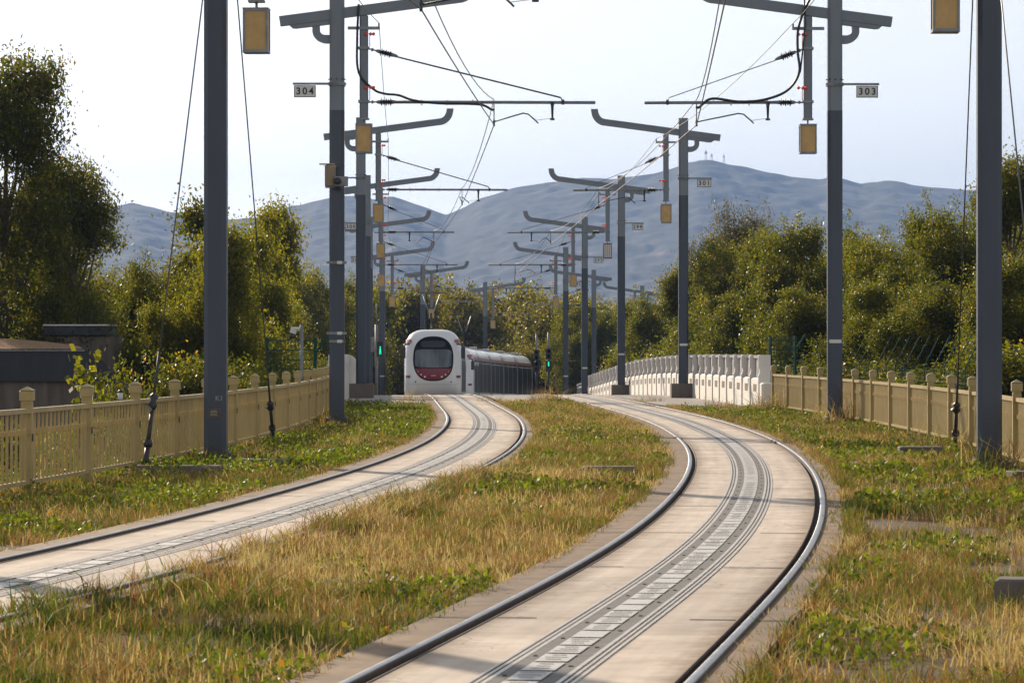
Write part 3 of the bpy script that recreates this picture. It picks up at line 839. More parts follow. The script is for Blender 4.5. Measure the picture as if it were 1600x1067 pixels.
# small camera pole, left
t = empty('camera_pole', P(86.5, -6.2, -.3)); b = MB(); b.tube([(0, 0, 0), (0, 0, 2.35)], .045, M['galv'], 10); b.build('pole', t)
b = MB(); b.box((-.13, 0, 2.28), (.26, .06, .06), M['plate']); b.box((-.20, -.05, 2.2), (.15, .2, .1), M['plate'], Matrix.Rotation(.3, 3, 'Y')); b.lathe((-.22, -.1, 2.08), [(.05, -.06), (.07, 0), (.06, .05)], M['dark'], 10); b.build('camera_head', t)
tag(t, 'slim grey pole with a white dome camera behind the left fence', 'camera pole')

# ------------------------------------------------------------------ signals
t = empty('pedestrian_signal', P(150, -4.6)); b = MB(); b.tube([(0, 0, -.2), (0, 0, 3.2)], .075, M['galv'], 10); b.tube([(0, 0, 3.2), (0, 0, 4.1)], .03, M['galv'], 8); b.build('signal_pole', t)
b = MB(); b.box((.16, -.05, 2.15), (.26, .22, .66), M['dark'], bevel=.02); b.box((.16, -.2, 2.42), (.24, .14, .02), M['dark']); b.box((-.17, -.02, 2.35), (.16, .2, .62), M['galv'], bevel=.02); hd_ = b.build('signal_head', t)
b = MB()
b.lathe((.16, -.168, 2.24), [(.03, -.004), (.03, .004)], M['green_light'], 10, 'Y')
b.prism([(.115, 1.93), (.14, 1.93), (.16, 2.05), (.18, 1.93), (.205, 1.93), (.19, 2.10), (.185, 2.2), (.135, 2.2), (.13, 2.10)], -.172, -.164, M['green_light'])
b.build('green_figure', hd_)
tag(t, 'grey pole with a lit green walking figure beside the leading tram', 'traffic signal')
def tram_signal(u, off, lit, label):
    t = empty('tram_signal', P(u, off)); b = MB()
    b.tube([(0, 0, -.3), (0, 0, 2.3)], .06, M['dark'], 10); b.tube([(0, 0, 2.3), (0, 0, 3.7)], .055, M['galv'], 10); b.build('signal_pole', t)
    for zz, k in ((2.62, 0), (2.0, 1)):
        b = MB(); b.box((0, -.12, zz), (.30, .16, .56), M['dark'], bevel=.03)
        for dz in (.14, -.14): b.add([(-.12, -.2, zz+dz+.11), (.12, -.2, zz+dz+.11), (.12, -.38, zz+dz+.09), (-.12, -.38, zz+dz+.09)], [(0, 1, 2, 3), (3, 2, 1, 0)], M['dark'])
        h = b.build('signal_head', t)
        if lit and k:
            b = MB(); b.box((0, -.204, zz+.12), (.06, .01, .24), M['green_light']); b.build('lens', h)
        else:
            for dz in (.14, -.14):
                b = MB(); b.lathe((0, -.203, zz+dz), [(.08, -.004), (.08, .004)], M['tram_black'], 12, 'Y'); b.build('lens', h)
    tag(t, label, 'traffic signal', 'tram signals at the crossing')
tram_signal(178, 3.9, True, 'dark signal post showing a lit green vertical bar')
tram_signal(181, 3.35, False, 'unlit dark signal post turned away beside the lit one')

# ------------------------------------------------------------------ trams
ZT = .28
def tram(u0, length, label):
    off = TR['left']; p0 = P(u0, off); hz = heading(u0+2)
    root = empty('tram', p0); inv = Matrix.Translation(p0) 
    HW, HT, ZB = 1.325, 3.39, .22
    zc = (HT + ZB)/2; hh = (HT - ZB)/2
    def outline(n=64):
        o = []
        for k in range(n):
            a = 2*math.pi*k/n; ca, sa = math.cos(a), math.sin(a)
            e = 2/4.2 if sa > 0 else 2/9.0
            x = HW*abs(ca)**e*(1 if ca > 0 else -1); z = hh*abs(sa)**e*(1 if sa > 0 else -1)
            if sa > 0: x *= 1 - .11*(sa**2)
            o.append((x, z))
        return o
    OL = outline()
    def rad(x, z):
        e = 4.2 if z > 0 else 9.0
        return min(1.0, (abs(x/HW)**e + abs(z/hh)**e)**(1/e))
    def lean(z):       # z measured from the ground
        return .30*max(0, (z-1.0)/2.4)**1.6 + .05*max(0, (.9-z))
    A = .95
    def ny(x, z): 
        r = rad(x, z - zc); return A*(1 - math.sqrt(max(0, 1 - r**3.2))) + lean(z)
    Rm = Matrix.Rotation(hz, 4, 'Z')
    # nose shell
    b = MB(); rings = [0, .2, .4, .55, .68, .78, .86, .92, .96, .985, 1.0]; n = len(OL)
    vs = []
    for r_ in rings:
        for x, z in OL:
            xx, zz = x*r_, zc + z*r_
            y = A*(1 - math.sqrt(max(0, 1 - r_**3.2))) + lean(zz)
            vs.append(Rm @ Vector((xx, y, zz)))
    # body rings continuing straight then along the line
    fs = [(i*n+k, i*n+(k+1) % n, (i+1)*n+(k+1) % n, (i+1)*n+k) for i in range(len(rings)-1) for k in range(n)]
    us = [u0 + 1.5]; 
    last = len(rings)-1
    for u in (u0+1.6, u0+3.5, u0+5.2):
        c = P(u, off) - p0; h_ = Matrix.Rotation(heading(u), 4, 'Z')
        for x, z in OL: vs.append(h_ @ Vector((x, 0, zc+z)) + c)
        fs += [(last*n+k, last*n+(k+1) % n, (last+1)*n+(k+1) % n, (last+1)*n+k) for k in range(n)]; last += 1
    fs.append(tuple(last*n+k for k in range(n)))
    b.add(vs, fs, M['tram_white'], True)
    shell = b.build('cab_body', root)
    # patches on the nose surface
    def patch(name, poly_fn, m_, lift, parent, nr=9, na=48):
        b = MB(); cx_, cz_ = poly_fn(None); vs = []
        for i in range(nr+1):
            for k in range(na):
                a = 2*math.pi*k/na; ex, ez = poly_fn(a)
                x = cx_ + (ex-cx_)*i/nr; z = cz_ + (ez-cz_)*i/nr
                vs.append(Rm @ Vector((x, ny(x, z) - lift, z)))
        fs = [(i*na+k, i*na+(k+1) % na, (i+1)*na+(k+1) % na, (i+1)*na+k) for i in range(nr) for k in range(na)]
        b.add(vs, fs, m_, True); return b.build(name, parent)
    def sup(cx_, cz_, a_, up_, dn_, e_):
        def f(a):
            if a is None: return cx_, cz_
            ca, sa = math.cos(a), math.sin(a); e = 2/e_
            return cx_ + a_*abs(ca)**e*(1 if ca > 0 else -1), cz_ + (up_ if sa > 0 else dn_)*abs(sa)**e*(1 if sa > 0 else -1)
        return f
    mask = patch('front_mask', sup(0, 2.04, .93, 1.04, 1.02, 2.5), M['tram_black'], .012, root)
    # crimson lower part: clip of the mask below a level
    b = MB(); vs = []; na = 28; nr = 8
    f = sup(0, 2.08, .90, 1.03, 1.01, 2.5)
    for i in range(nr+1):
        zz = 1.60 - i*(1.60-1.085)/nr
        t_ = min(1, max(0, (2.08-zz)/1.01)); half = .90*(1 - t_**2.5)**(1/2.5)
        for k in range(na+1):
            x = -half + 2*half*k/na; vs.append(Rm @ Vector((x, ny(x, zz) - .022, zz)))
    b.add(vs, [(i*(na+1)+k, i*(na+1)+k+1, (i+1)*(na+1)+k+1, (i+1)*(na+1)+k) for i in range(nr) for k in range(na)], M['tram_red'], True)
    red = b.build('crimson_apron', root)
    patch('windscreen', sup(0, 2.06, .85, .42, .42, 7), M['tram_glass'], .024, root)
    patch('destination_display', sup(0, 2.72, .56, .15, .15, 5), mat('display glass', (.03, .03, .035), .2), .024, root)
    for s in (-1, 1):
        for (x, z, r_) in ((.56, 1.32, .035), (.39, 1.22, .045)):
            patch('headlight', sup(s*x, z, r_, r_, r_, 2), M['lamp_glass'], .034, red, 2, 14)
        patch('indicator', sup(s*.70, 1.46, .03, .03, .03, 2), M['amber'], .034, red, 2, 12)
        patch('corner_mark', sup(s*1.13, 2.86, .13, .09, .09, 4), M['tram_tag'], .015, root, 3, 20)
        patch('side_mark', sup(s*1.17, 1.22, .10, .06, .06, 5), M['tram_red'], .02, root, 3, 20)
        b = MB(); b.tube([Rm @ Vector((s*1.1, .45, 2.72)), Rm @ Vector((s*1.32, .0, 2.70)), Rm @ Vector((s*1.36, -.1, 2.55))], .04, M['dark'], 6)
        b.box(Rm @ Vector((s*1.37, -.12, 2.32)), (.19, .12, .50), M['dark'], bevel=.03); b.build('wing_mirror', root)
        patch('tow_cover', sup(s*.82, .98, .035, .03, .03, 3), M['dark'], .02, root, 2, 12)
        # cab side glazing
    b = MB()
    vs = []
    for k in range(29):
        x = -1.22 + 2.44*k/28
        for zz in (.865, .875): vs.append(Rm @ Vector((x, ny(x, zz) - .006, zz)))
    b.add(vs, [(2*k, 2*k+2, 2*k+3, 2*k+1) for k in range(28)], M['tram_grey'], True); b.build('bumper_seam', root)
    # emblem lettering line on the apron
    patch('emblem_bar', sup(0, 1.27, .12, .012, .012, 3), M['lamp_glass'], .036, red, 2, 16)
    # modules following the line
    mods = [(u0+1.9, u0+5.2), (u0+5.6, u0+12.5), (u0+12.9, u0+19.4), (u0+19.8, u0+26.5), (u0+26.9, u0+length-2.0)]
    def side_band(us, s, z0, z1, m_, lift, name, parent, lean_=True):
        b = MB(); vs = []
        for u in us:
            c = P(u, off) - p0; h_ = Matrix.Rotation(heading(u), 4, 'Z')
            for z in np.linspace(z0, z1, 5):
                zz = (z - zc)/hh; e = 4.2 if zz > 0 else 9.0
                x = HW*(1 - abs(zz)**e)**(1/e)
                if zz > 0: x *= 1 - .11*zz**4.2
                vs.append(h_ @ Vector((s*(x+lift), 0, z)) + c)
        b.add(vs, [(i*5+k, i*5+k+1, (i+1)*5+k+1, (i+1)*5+k) for i in range(len(us)-1) for k in range(4)], m_, True)
        return b.build(name, parent)
    for j, (a, c) in enumerate(mods):
        us = np.linspace(a, c, 6)
        if j:
            b = MB(); vs = []
            last_mod = j == len(mods)-1
            for u in us:
                cc = P(u, off) - p0; h_ = Matrix.Rotation(heading(u), 4, 'Z')
                for x, z in OL: vs.append(h_ @ Vector((x, 0, zc+z)) + cc)
            fs = [(i*n+k, i*n+(k+1) % n, (i+1)*n+(k+1) % n, (i+1)*n+k) for i in range(5) for k in range(n)] + [tuple(range(n)), tuple(5*n+k for k in range(n))]
            if last_mod:
                m0 = len(us)-1; o_ = len(vs); 
                for q, r_ in enumerate((.985, .95, .86, .7, .45, .1)):
                    u = c + 1.6*math.sqrt(1 - r_**3.2) * .9
                    cc = P(u, off) - p0; h_ = Matrix.Rotation(heading(u), 4, 'Z')
                    for x, z in OL: vs.append(h_ @ Vector((x*r_, 0, zc + z*r_ - (1-r_)*.15)) + cc)
                    i = 5 + q; fs += [(i*n+k, i*n+(k+1) % n, (i+1)*n+(k+1) % n, (i+1)*n+k) for k in range(n)]
            b.add(vs, fs, M['tram_white'], True)
            body = b.build('car_module', root)
            cc = P(a-.2, off) - p0
            b = MB()
            vs = []
            for u in (a-.42, a+.02):
                q_ = P(u, off) - p0; h_ = Matrix.Rotation(heading(u), 4, 'Z')
                for x, z in OL: vs.append(h_ @ Vector((x*.96, 0, zc+z*.965)) + q_)
            b.add(vs, [(k, (k+1) % n, n+(k+1) % n, n+k) for k in range(n)], M['bellows']); b.build('bellows', root)
        else: body = shell
        for s in (-1, 1):
            side_band(us, s, .78, 2.66, M['tram_black'], .008, 'side_window', body)
            side_band(us, s, 2.66, 2.84, M['tram_stripe'], .010, 'side_stripe', body)
            side_band(us, s, .52, .60, M['tram_stripe'], .010, 'skirt_stripe', body)
            for q in range(1 if j == 0 else 3):
                um = a + (c-a)*(q+.9)/(1.4 if j == 0 else 3.0)
                if um < c: side_band(np.linspace(um, um+.12, 2), s, .7, 2.66, M['tram_grey'], .016, 'door_pillar', body)
        if j in (1, 2, 3, 4):
            b = MB(); um = (a+c)/2; cc = P(um, off) - p0
            b.box((cc.x, cc.y, cc.z + HT + .06), (1.3, (c-a)*.55, .16), M['tram_grey'], Matrix.Rotation(heading(um), 3, 'Z'), bevel=.05)
            b.build('roof_unit', root)
    # pantograph
    um = u0 + 9.5; cc = P(um, off) - p0 + Vector((0, 0, HT)); b = MB()
    b.box(cc + Vector((0, 0, .10)), (1.0, 1.6, .10), M['dark'])
    b.tube([cc + Vector((0, .6, .15)), cc + Vector((.0, -.7, 1.05))], .05, M['dark'], 6)
    for s in (-1, 1): b.tube([cc + Vector((s*.10, -.7, 1.05)), cc + Vector((s*.42, .1, 2.0))], .03, M['galv'], 6)
    for d_ in (-.12, .12): b.tube([cc + Vector((-.85, .1+d_, 1.95)), cc + Vector((-.6, .1+d_, 2.08)), cc + Vector((.6, .1+d_, 2.08)), cc + Vector((.85, .1+d_, 1.95))], .025, M['dark'], 6)
    b.build('pantograph', root)
    tag(root, label, 'tram', 'trams on the left track')
tram(162, 36, 'white tram with rounded front and big oval windscreen facing forward')
tram(202, 36, 'second white tram behind the leading one, showing its dark glazed side')

# ------------------------------------------------------------------ low building at left, with fascia and dry turf roof
bx, by = -9.75, 84
t = empty('flat_roofed_building', (bx, by, -2.0), R(9))
wallm = noisy('streaked concrete wall', [(.3, (.07, .055, .045)), (.7, (.19, .16, .13))], 1.3, .9, stretch=(2.5, 2.5, .3))
b = MB(); b.box((-3.0, 3, 1.35), (6.6, 6, 2.7), wallm); b.build('wall', t)
b = MB(); fm = noisy('dark fascia', [(.3, (.008, .010, .014)), (.7, (.022, .027, .035))], 1.6, .6, stretch=(3, 3, .4))
b.add([(-6.6, -.15, 2.75), (.35, -.15, 2.68), (.0, -.15, 3.17), (-.45, -.15, 3.42), (-6.6, -.15, 3.42), (-6.6, 6.1, 2.75), (.35, 6.1, 2.68), (.0, 6.1, 3.17), (-.45, 6.1, 3.42), (-6.6, 6.1, 3.42)],
      [(0, 1, 2, 3, 4), (9, 8, 7, 6, 5), (0, 5, 6, 1), (1, 6, 7, 2), (2, 7, 8, 3), (3, 8, 9, 4), (4, 9, 5, 0)], fm)
b.box((-3.55, -.17, 3.43), (6.2, .08, .03), M['galv']); b.build('roof_edge', t)
b = MB(); tm = noisy('dry turf', [(.3, (.16, .09, .04)), (.7, (.34, .20, .10))], 14, .95, bump=.6)
nx_ = 14; vs = [(-6.5 + 6.0*i/nx_, yy, 3.45 + (.30*math.sin(math.pi*min(1, (i+1)/nx_*.9))**.6 if yy > 0 else .02)) for yy in (-.1, 1.5, 5.8) for i in range(nx_+1)]
b.add(vs, [(r_*(nx_+1)+i, r_*(nx_+1)+i+1, (r_+1)*(nx_+1)+i+1, (r_+1)*(nx_+1)+i) for r_ in range(2) for i in range(nx_)], tm, True); b.build('turf_cover', t)
tag(t, 'low concrete building with dark sloping fascia and dry grass roof beyond the fence', 'building')
t = empty('roof_pavilion', (-11.4, 93, -1.6)); b = MB(); b.box((0, 0, 1.7), (2.0, 2, 3.4), wallm); b.build('wall', t)
b = MB(); b.box((0, 0, 3.55), (1.62, 2.3, .24), fm); b.box((0, 0, 3.69), (1.7, 2.4, .035), M['plate']); b.build('flat_roof', t)
tag(t, 'small dark flat roofed block showing above the grass roof', 'building')
# garden lamp with ring bracket
t = empty('garden_lamp', (-7.05, 58, -1.12)); b = MB(); b.tube([(0.17, 0, 0), (0.17, 0, 1.9)], .035, M['dark'], 8); b.build('lamp_post', t)
for s in (0, 1):
    b = MB(); cx_ = s*.62-.02; b.tube([(cx_ + .11*math.cos(a), 0, 1.93 + .11*math.sin(a)) for a in np.linspace(R(-20), R(200), 16)], .011, M['dark'], 6); ring = b.build('ring_bracket', t)
    b = MB(); b.lathe((cx_, 0, 1.79), [(.02, .13), (.05, .10), (.05, .08)], M['dark'], 10); b.lathe((cx_, 0, 1.79), [(.045, .08), (.04, -.01), (.03, -.04)], M['plate'], 10); b.build('lamp_shade', ring)
tag(t, 'black garden lamp with ring scrolls and white shades behind the left fence', 'lamp')

# ------------------------------------------------------------------ concrete slabs lying in the grass
for (u, off, sx, sy, lab) in ((44, -4.2, .9, .3, 'flat concrete slab in the weeds before the thick left mast'), (41.5, -4.75, 1.0, .3, 'concrete slab at the foot of the left guy wire'),
                              (50, 4.55, .62, .35, 'concrete slab in the grass beside the thick right mast'), (40.2, 5.3, .75, .4, 'concrete slab at the right edge below the fence'),
                              (21.8, 4.25, .36, .3, 'weathered concrete slab lying in the grass at bottom right'), (41.5, .35, .62, .25, 'concrete cover slab in the middle grass strip'), (43.5, 4.95, .55, .5, 'square concrete footing of the thick right mast')):
    b = MB(); b.box((0, 0, .02), (sx, sy, .14), M['conc_block'], bevel=.02)
    o = b.build('concrete_slab', None, P(u, off), heading(u) + random.uniform(-.15, .15)); tag(o, lab, 'slab', 'concrete slabs in the grass')

# ------------------------------------------------------------------ foliage
def leaf_mat(name, stops, trans=.45, rough=.5, spec=.25, tk=(5.0, 4.7, 1.3)):
    m = bpy.data.materials.new(name); m.use_nodes = True; nt_ = m.node_tree
    b = nt_.nodes['Principled BSDF']; out = nt_.nodes['Material Output']
    a = N(m, 'ShaderNodeAttribute', attribute_name='tint')
    c = ramp(m, stops, a.outputs['Fac'])
    L(m, c, b.inputs['Base Color']); b.inputs['Roughness'].default_value = rough; b.inputs['Specular IOR Level'].default_value = spec
    t = N(m, 'ShaderNodeBsdfTranslucent')
    g = N(m, 'ShaderNodeMix', data_type='RGBA', blend_type='MULTIPLY'); g.inputs[0].default_value = 1; L(m, c, g.inputs[6]); g.inputs[7].default_value = (*tk, 1)
    L(m, g.outputs[2], t.inputs[0])
    mx = N(m, 'ShaderNodeMixShader'); mx.inputs[0].default_value = trans
    L(m, b.outputs[0], mx.inputs[1]); L(m, t.outputs[0], mx.inputs[2]); L(m, mx.outputs[0], out.inputs[0])
    return m
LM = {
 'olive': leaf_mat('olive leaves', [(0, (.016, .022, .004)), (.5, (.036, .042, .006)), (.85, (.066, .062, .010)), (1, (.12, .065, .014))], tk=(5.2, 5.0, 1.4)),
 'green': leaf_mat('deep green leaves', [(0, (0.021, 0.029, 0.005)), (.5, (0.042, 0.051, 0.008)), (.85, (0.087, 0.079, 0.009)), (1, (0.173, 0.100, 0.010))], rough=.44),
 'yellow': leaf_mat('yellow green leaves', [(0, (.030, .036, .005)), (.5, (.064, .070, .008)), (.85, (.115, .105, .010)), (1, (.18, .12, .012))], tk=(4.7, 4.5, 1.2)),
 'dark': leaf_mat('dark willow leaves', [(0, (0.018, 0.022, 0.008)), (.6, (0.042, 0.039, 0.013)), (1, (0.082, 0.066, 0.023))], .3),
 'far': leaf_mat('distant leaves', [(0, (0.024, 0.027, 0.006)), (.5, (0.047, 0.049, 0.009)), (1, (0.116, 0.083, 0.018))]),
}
def leaf_arrays(centres, counts, spread, size, aspect, r, droop=.2):
    tot = int(counts.sum()); idx = np.repeat(np.arange(len(centres)), counts)
    pos = centres[idx] + r.normal(0, 1, (tot, 3)) * spread[idx][:, None] * np.array([1, 1, .8])
    d = r.normal(0, 1, (tot, 3)); d[:, 2] -= droop; d /= np.linalg.norm(d, axis=1)[:, None]
    nrm = r.normal(0, 1, (tot, 3)); nrm[:, 2] += .5
    s = np.cross(d, nrm); s /= np.linalg.norm(s, axis=1)[:, None]
    ln = size * r.uniform(.6, 1.35, tot)[:, None]; wd = ln*aspect
    v = np.empty((tot, 4, 3)); v[:, 0] = pos; v[:, 1] = pos + d*ln*.45 + s*wd*.5; v[:, 2] = pos + d*ln; v[:, 3] = pos + d*ln*.5 - s*wd*.5
    return v, idx
def quads_to_mesh(name, v, tint, m):
    n = len(v); me = bpy.data.meshes.new(name)
    me.vertices.add(n*4); me.vertices.foreach_set('co', v.reshape(-1).astype('f'))
    me.loops.add(n*4); me.loops.foreach_set('vertex_index', np.arange(n*4, dtype='i'))
    me.polygons.add(n); me.polygons.foreach_set('loop_start', np.arange(0, n*4, 4, dtype='i')); me.polygons.foreach_set('loop_total', np.full(n, 4, 'i'))
    me.update(calc_edges=True)
    a = me.attributes.new('tint', 'FLOAT', 'FACE'); a.data.foreach_set('value', tint.astype('f'))
    me.materials.append(m); return me
def tree_proto(seed, h, w_, style, leaves, lsize, aspect=.45, n_cl=120, spread=.35):
    """returns (trunk mesh, crown mesh, trunk material) for a tree of height h and crown width w_"""
    r = np.random.default_rng(seed); rr = random.Random(seed)
    th = {'open': .22, 'round': .12, 'upright': .10, 'bush': .02, 'willow': .15}[style] * h
    cl = []
    lobes = []
    for k in range({'open': 15, 'round': 18, 'upright': 12, 'bush': 9, 'willow': 8}[style]):
        a = r.uniform(0, 2*math.pi); f = r.uniform(0, 1)
        if style == 'upright': zc_ = th + (h-th)*(.05+.93*f); rad_ = w_/2*(1-.75*f)*r.uniform(.15, 1); lr = w_*.20*(1-.5*f)
        elif style == 'open': zc_ = th + (h-th)*(.08+.86*f); rad_ = w_/2*math.sin(math.pi*(.22+.66*f))*r.uniform(.35, .95); lr = w_*.15
        elif style == 'bush': zc_ = h*(.15+.65*f); rad_ = w_/2*math.sqrt(max(0, 1-f*f*.9))*r.uniform(.1, .8); lr = w_*.2
        else: zc_ = th + (h-th)*(.12+.74*f); rad_ = w_/2*math.sqrt(max(0, 1-(1.25*f-.35)**2))*r.uniform(.2, .8); lr = w_*.20
        lobes.append((rad_*math.cos(a), rad_*math.sin(a), zc_, lr*r.uniform(.7, 1.25)))
    lobes = np.array(lobes)
    li = r.integers(0, len(lobes), n_cl)
    dd = r.normal(0, 1, (n_cl, 3)); dd /= np.linalg.norm(dd, axis=1)[:, None]
    cen = lobes[li, :3] + dd*lobes[li, 3][:, None]*r.uniform(.25, 1.0, n_cl)[:, None]**.6*np.array([1, 1, .9])
    # a few stray shoots on the outline
    ns = n_cl//8; j = r.integers(0, n_cl, ns); out_ = cen[j] + (dd[j] + np.array([0, 0, .7]))*lobes[li[j], 3][:, None]*.55
    cen = np.concatenate([cen, out_]); cen[:, 2] = np.clip(cen[:, 2], .15, h*1.03)
    sp = np.full(len(cen), spread)*r.uniform(.6, 1.3, len(cen)); sp[-ns:] *= .5
    cnt = r.poisson(leaves/len(cen), len(cen)); cnt[-ns:] = cnt[-ns:]//3
    v, idx = leaf_arrays(cen, cnt, sp, lsize, aspect, r, .9 if style == 'willow' else .2)
    ct = r.uniform(0, 1, len(cen))
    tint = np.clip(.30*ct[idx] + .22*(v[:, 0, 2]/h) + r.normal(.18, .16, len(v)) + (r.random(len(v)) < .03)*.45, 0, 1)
    # woody frame
    b = MB(); tw = .018*h + .03
    lean = Vector((r.uniform(-.05, .05)*h, r.uniform(-.05, .05)*h, 0))
    tm_ = M['trunk']
    ax = [Vector((0, 0, -.3)), Vector((lean.x*.2, lean.y*.2, th)), Vector((lean.x*.6, lean.y*.6, th+(h-th)*.45)), Vector((lean.x, lean.y, h*.93))]
    b.tube(ax, [tw*1.3, tw, tw*.55, tw*.12], tm_, 8)
    for lx, ly, lz, lr in lobes:
        s0 = min(.8, max(.05, (lz-th)/(h-th)*.75)); q = s0*(len(ax)-2); base_ = ax[1].lerp(ax[3], s0*.85)
        tip_ = Vector((lx, ly, lz)); mid = base_.lerp(tip_, .5) + Vector((r.uniform(-.1, .1), r.uniform(-.1, .1), -.06*h*r.uniform(0, 1)))
        b.tube([base_, mid, tip_], [tw*.42, tw*.28, tw*.12], tm_, 5, caps=False)
        near = np.argsort(np.linalg.norm(cen - np.array(tip_), axis=1))[:5]
        for c_ in near:
            e = Vector(cen[c_]); b.tube([tip_.lerp(mid, rr.random()*.5), e], [tw*.13, tw*.04], M['twig'], 4, caps=False)
    tme = b.build('tmp_trunk'); tmesh = tme.data; bpy.data.objects.remove(tme)
    return tmesh, (v, tint, h, w_)
_protos = {}
def place_tree(kind, lm, x, y, z, h, w_, rz, label, cat='tree', group='trees beyond the fences', name=None):
    key = (kind, lm)
    if key not in _protos:
        style, lv, ls, asp, ncl, spr, seed = PR[kind]
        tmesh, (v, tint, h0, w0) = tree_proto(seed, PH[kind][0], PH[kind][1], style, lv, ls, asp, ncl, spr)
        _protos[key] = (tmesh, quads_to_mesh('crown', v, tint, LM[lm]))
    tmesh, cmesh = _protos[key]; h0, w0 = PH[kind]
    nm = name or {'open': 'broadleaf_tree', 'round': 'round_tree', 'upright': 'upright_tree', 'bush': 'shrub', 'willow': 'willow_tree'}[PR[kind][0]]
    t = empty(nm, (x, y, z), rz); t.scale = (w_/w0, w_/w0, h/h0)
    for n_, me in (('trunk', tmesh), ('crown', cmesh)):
        o = bpy.data.objects.new(n_, me); col.objects.link(o); o.parent = t
    tag(t, label, cat, group)
PR = {'bigopen': ('open', 60000, .115, .45, 560, .27, 5), 'openb': ('open', 50000, .11, .45, 480, .26, 15), 'round': ('round', 100000, .095, .62, 640, .24, 21), 'roundb': ('round', 100000, .095, .62, 620, .25, 33),
      'upr': ('upright', 26000, .10, .55, 230, .26, 41), 'uprb': ('upright', 26000, .10, .55, 220, .28, 47), 'bush': ('bush', 26000, .09, .55, 200, .24, 51), 'bushb': ('bush', 26000, .09, .55, 200, .25, 57),
      'willow': ('willow', 22000, .20, .2, 260, .35, 61), 'far': ('round', 16000, .26, .6, 260, .5, 71), 'farb': ('round', 16000, .26, .6, 240, .55, 77)}
PH = {'bigopen': (8.5, 6.5), 'openb': (7.5, 5.5), 'round': (6.5, 5.5), 'roundb': (6.5, 6), 'upr': (5.5, 2.2), 'uprb': (5.5, 2.6), 'bush': (2.6, 2.8), 'bushb': (2.6, 3), 'willow': (8, 5), 'far': (8, 7), 'farb': (8, 8)}
def gz(x, y):
    cx = float(CX(min(max(y, -10), 345))); o = x - cx; z = float(CZ(y)) - .07
    if o < -6.3: z -= min(1.9, (-6.3-o)*.65)
    if o > 7: z -= min(.6, (o-7)*.15)
    return z
def TT(kind, lm, px, ytop, D, w_, label, group=None, rz=None, **k):
    """a tree whose top stands at px,ytop of the photo when seen from the camera at distance D"""
    k0 = D
    for _ in range(60):
        o_ = (px-800)*D/5500 - float(CX(min(D, 345)))
        need = (6.6 if kind[:4] == 'bush' else 7.2) + w_*.42*D/k0
        if D > 235 or abs(o_) >= need: break
        D *= 1.03
    w_ *= (D/k0)**.8
    s = 5500/D; x = (px-800)/s; z0 = gz(x, D); top = 1.47 + (545-ytop)/s
    place_tree(kind, lm, x, D, z0, top - z0, w_, random.uniform(0, 6.28) if rz is None else rz, label, group=group or 'trees beyond the fences', **k)
# left side
TT('bigopen', 'olive', 0, 112, 93, 6.0, 'tallest olive brown tree with airy branches at the left edge', rz=.4)
TT('openb', 'olive', 104, 270, 94, 4.2, 'airy tree leaning over the low building')
TT('openb', 'olive', -80, 250, 93, 4.5, 'open crowned tree partly cut by the left edge')
TT('round', 'olive', 30, 330, 99, 5.6, 'tall olive tree filling the gap behind the left edge tree')
TT('round', 'green', 75, 385, 98, 5.0, 'dark green round tree behind the grass roofed building')
TT('roundb', 'green', 165, 408, 104, 4.5, 'rounded green tree just right of the low building')
TT('upr', 'olive', 305, 335, 108, 2.6, 'slender sapling with pointed top behind the left guy wire')
TT('roundb', 'olive', 262, 392, 101, 3.6, 'bushy tree behind the left guy wire')
TT('uprb', 'yellow', 345, 372, 92, 2.4, 'leafy upright tree directly behind the thick left mast')
TT('round', 'yellow', 385, 352, 104, 3.2, 'tree with light green top right of the thick left mast')
TT('upr', 'yellow', 420, 345, 112, 2.0, 'yellow tipped sapling between the two tall left masts')
TT('uprb', 'yellow', 437, 338, 118, 2.0, 'tallest yellow sapling beside mast 304')
TT('roundb', 'yellow', 330, 440, 92, 3.0, 'low yellow green tree screening the fence behind the thick mast')
TT('round', 'yellow', 255, 470, 93, 3.2, 'low green tree at the corner of the grass roofed building')
TT('roundb', 'green', 470, 400, 108, 3.4, 'green tree touching the left side of the mast with cameras')
TT('round', 'yellow', 440, 470, 92, 3.0, 'bright green bushy tree above the end of the left fence')
TT('roundb', 'green', 505, 440, 128, 3.4, 'green tree hiding behind the two tall left masts')
TT('round', 'green', 550, 432, 150, 3.4, 'green tree between masts 304 and 302')
TT('bushb', 'yellow', 395, 500, 78, 2.6, 'shrub behind the left fence near its middle', cat='shrub')
TT('bush', 'green', 215, 560, 68, 2.0, 'dark shrub at the building corner behind the fence', cat='shrub')
TT('bushb', 'green', 300, 560, 66, 2.4, 'shrub peeping over the fence left of the thick mast', cat='shrub')
TT('bush', 'yellow', 350, 545, 70, 2.4, 'yellow green shrub over the fence behind the thick mast', cat='shrub')
TT('bush', 'yellow', 500, 530, 96, 2.4, 'shrub above the far end of the left fence', cat='shrub')
for k, (px, yt, D) in enumerate(((-40, 380, 120), (90, 440, 125), (200, 425, 130), (290, 440, 135), (400, 430, 140), (470, 450, 150))):
    TT(('round', 'roundb')[k % 2], 'far', px, yt, D, 5.5, ['dark tree behind the tallest left tree', 'background tree behind the grass roofed building', 'background tree right of the low building', 'background tree behind the left guy wire', 'background tree behind the thick left mast', 'background tree left of the mast with cameras'][k])
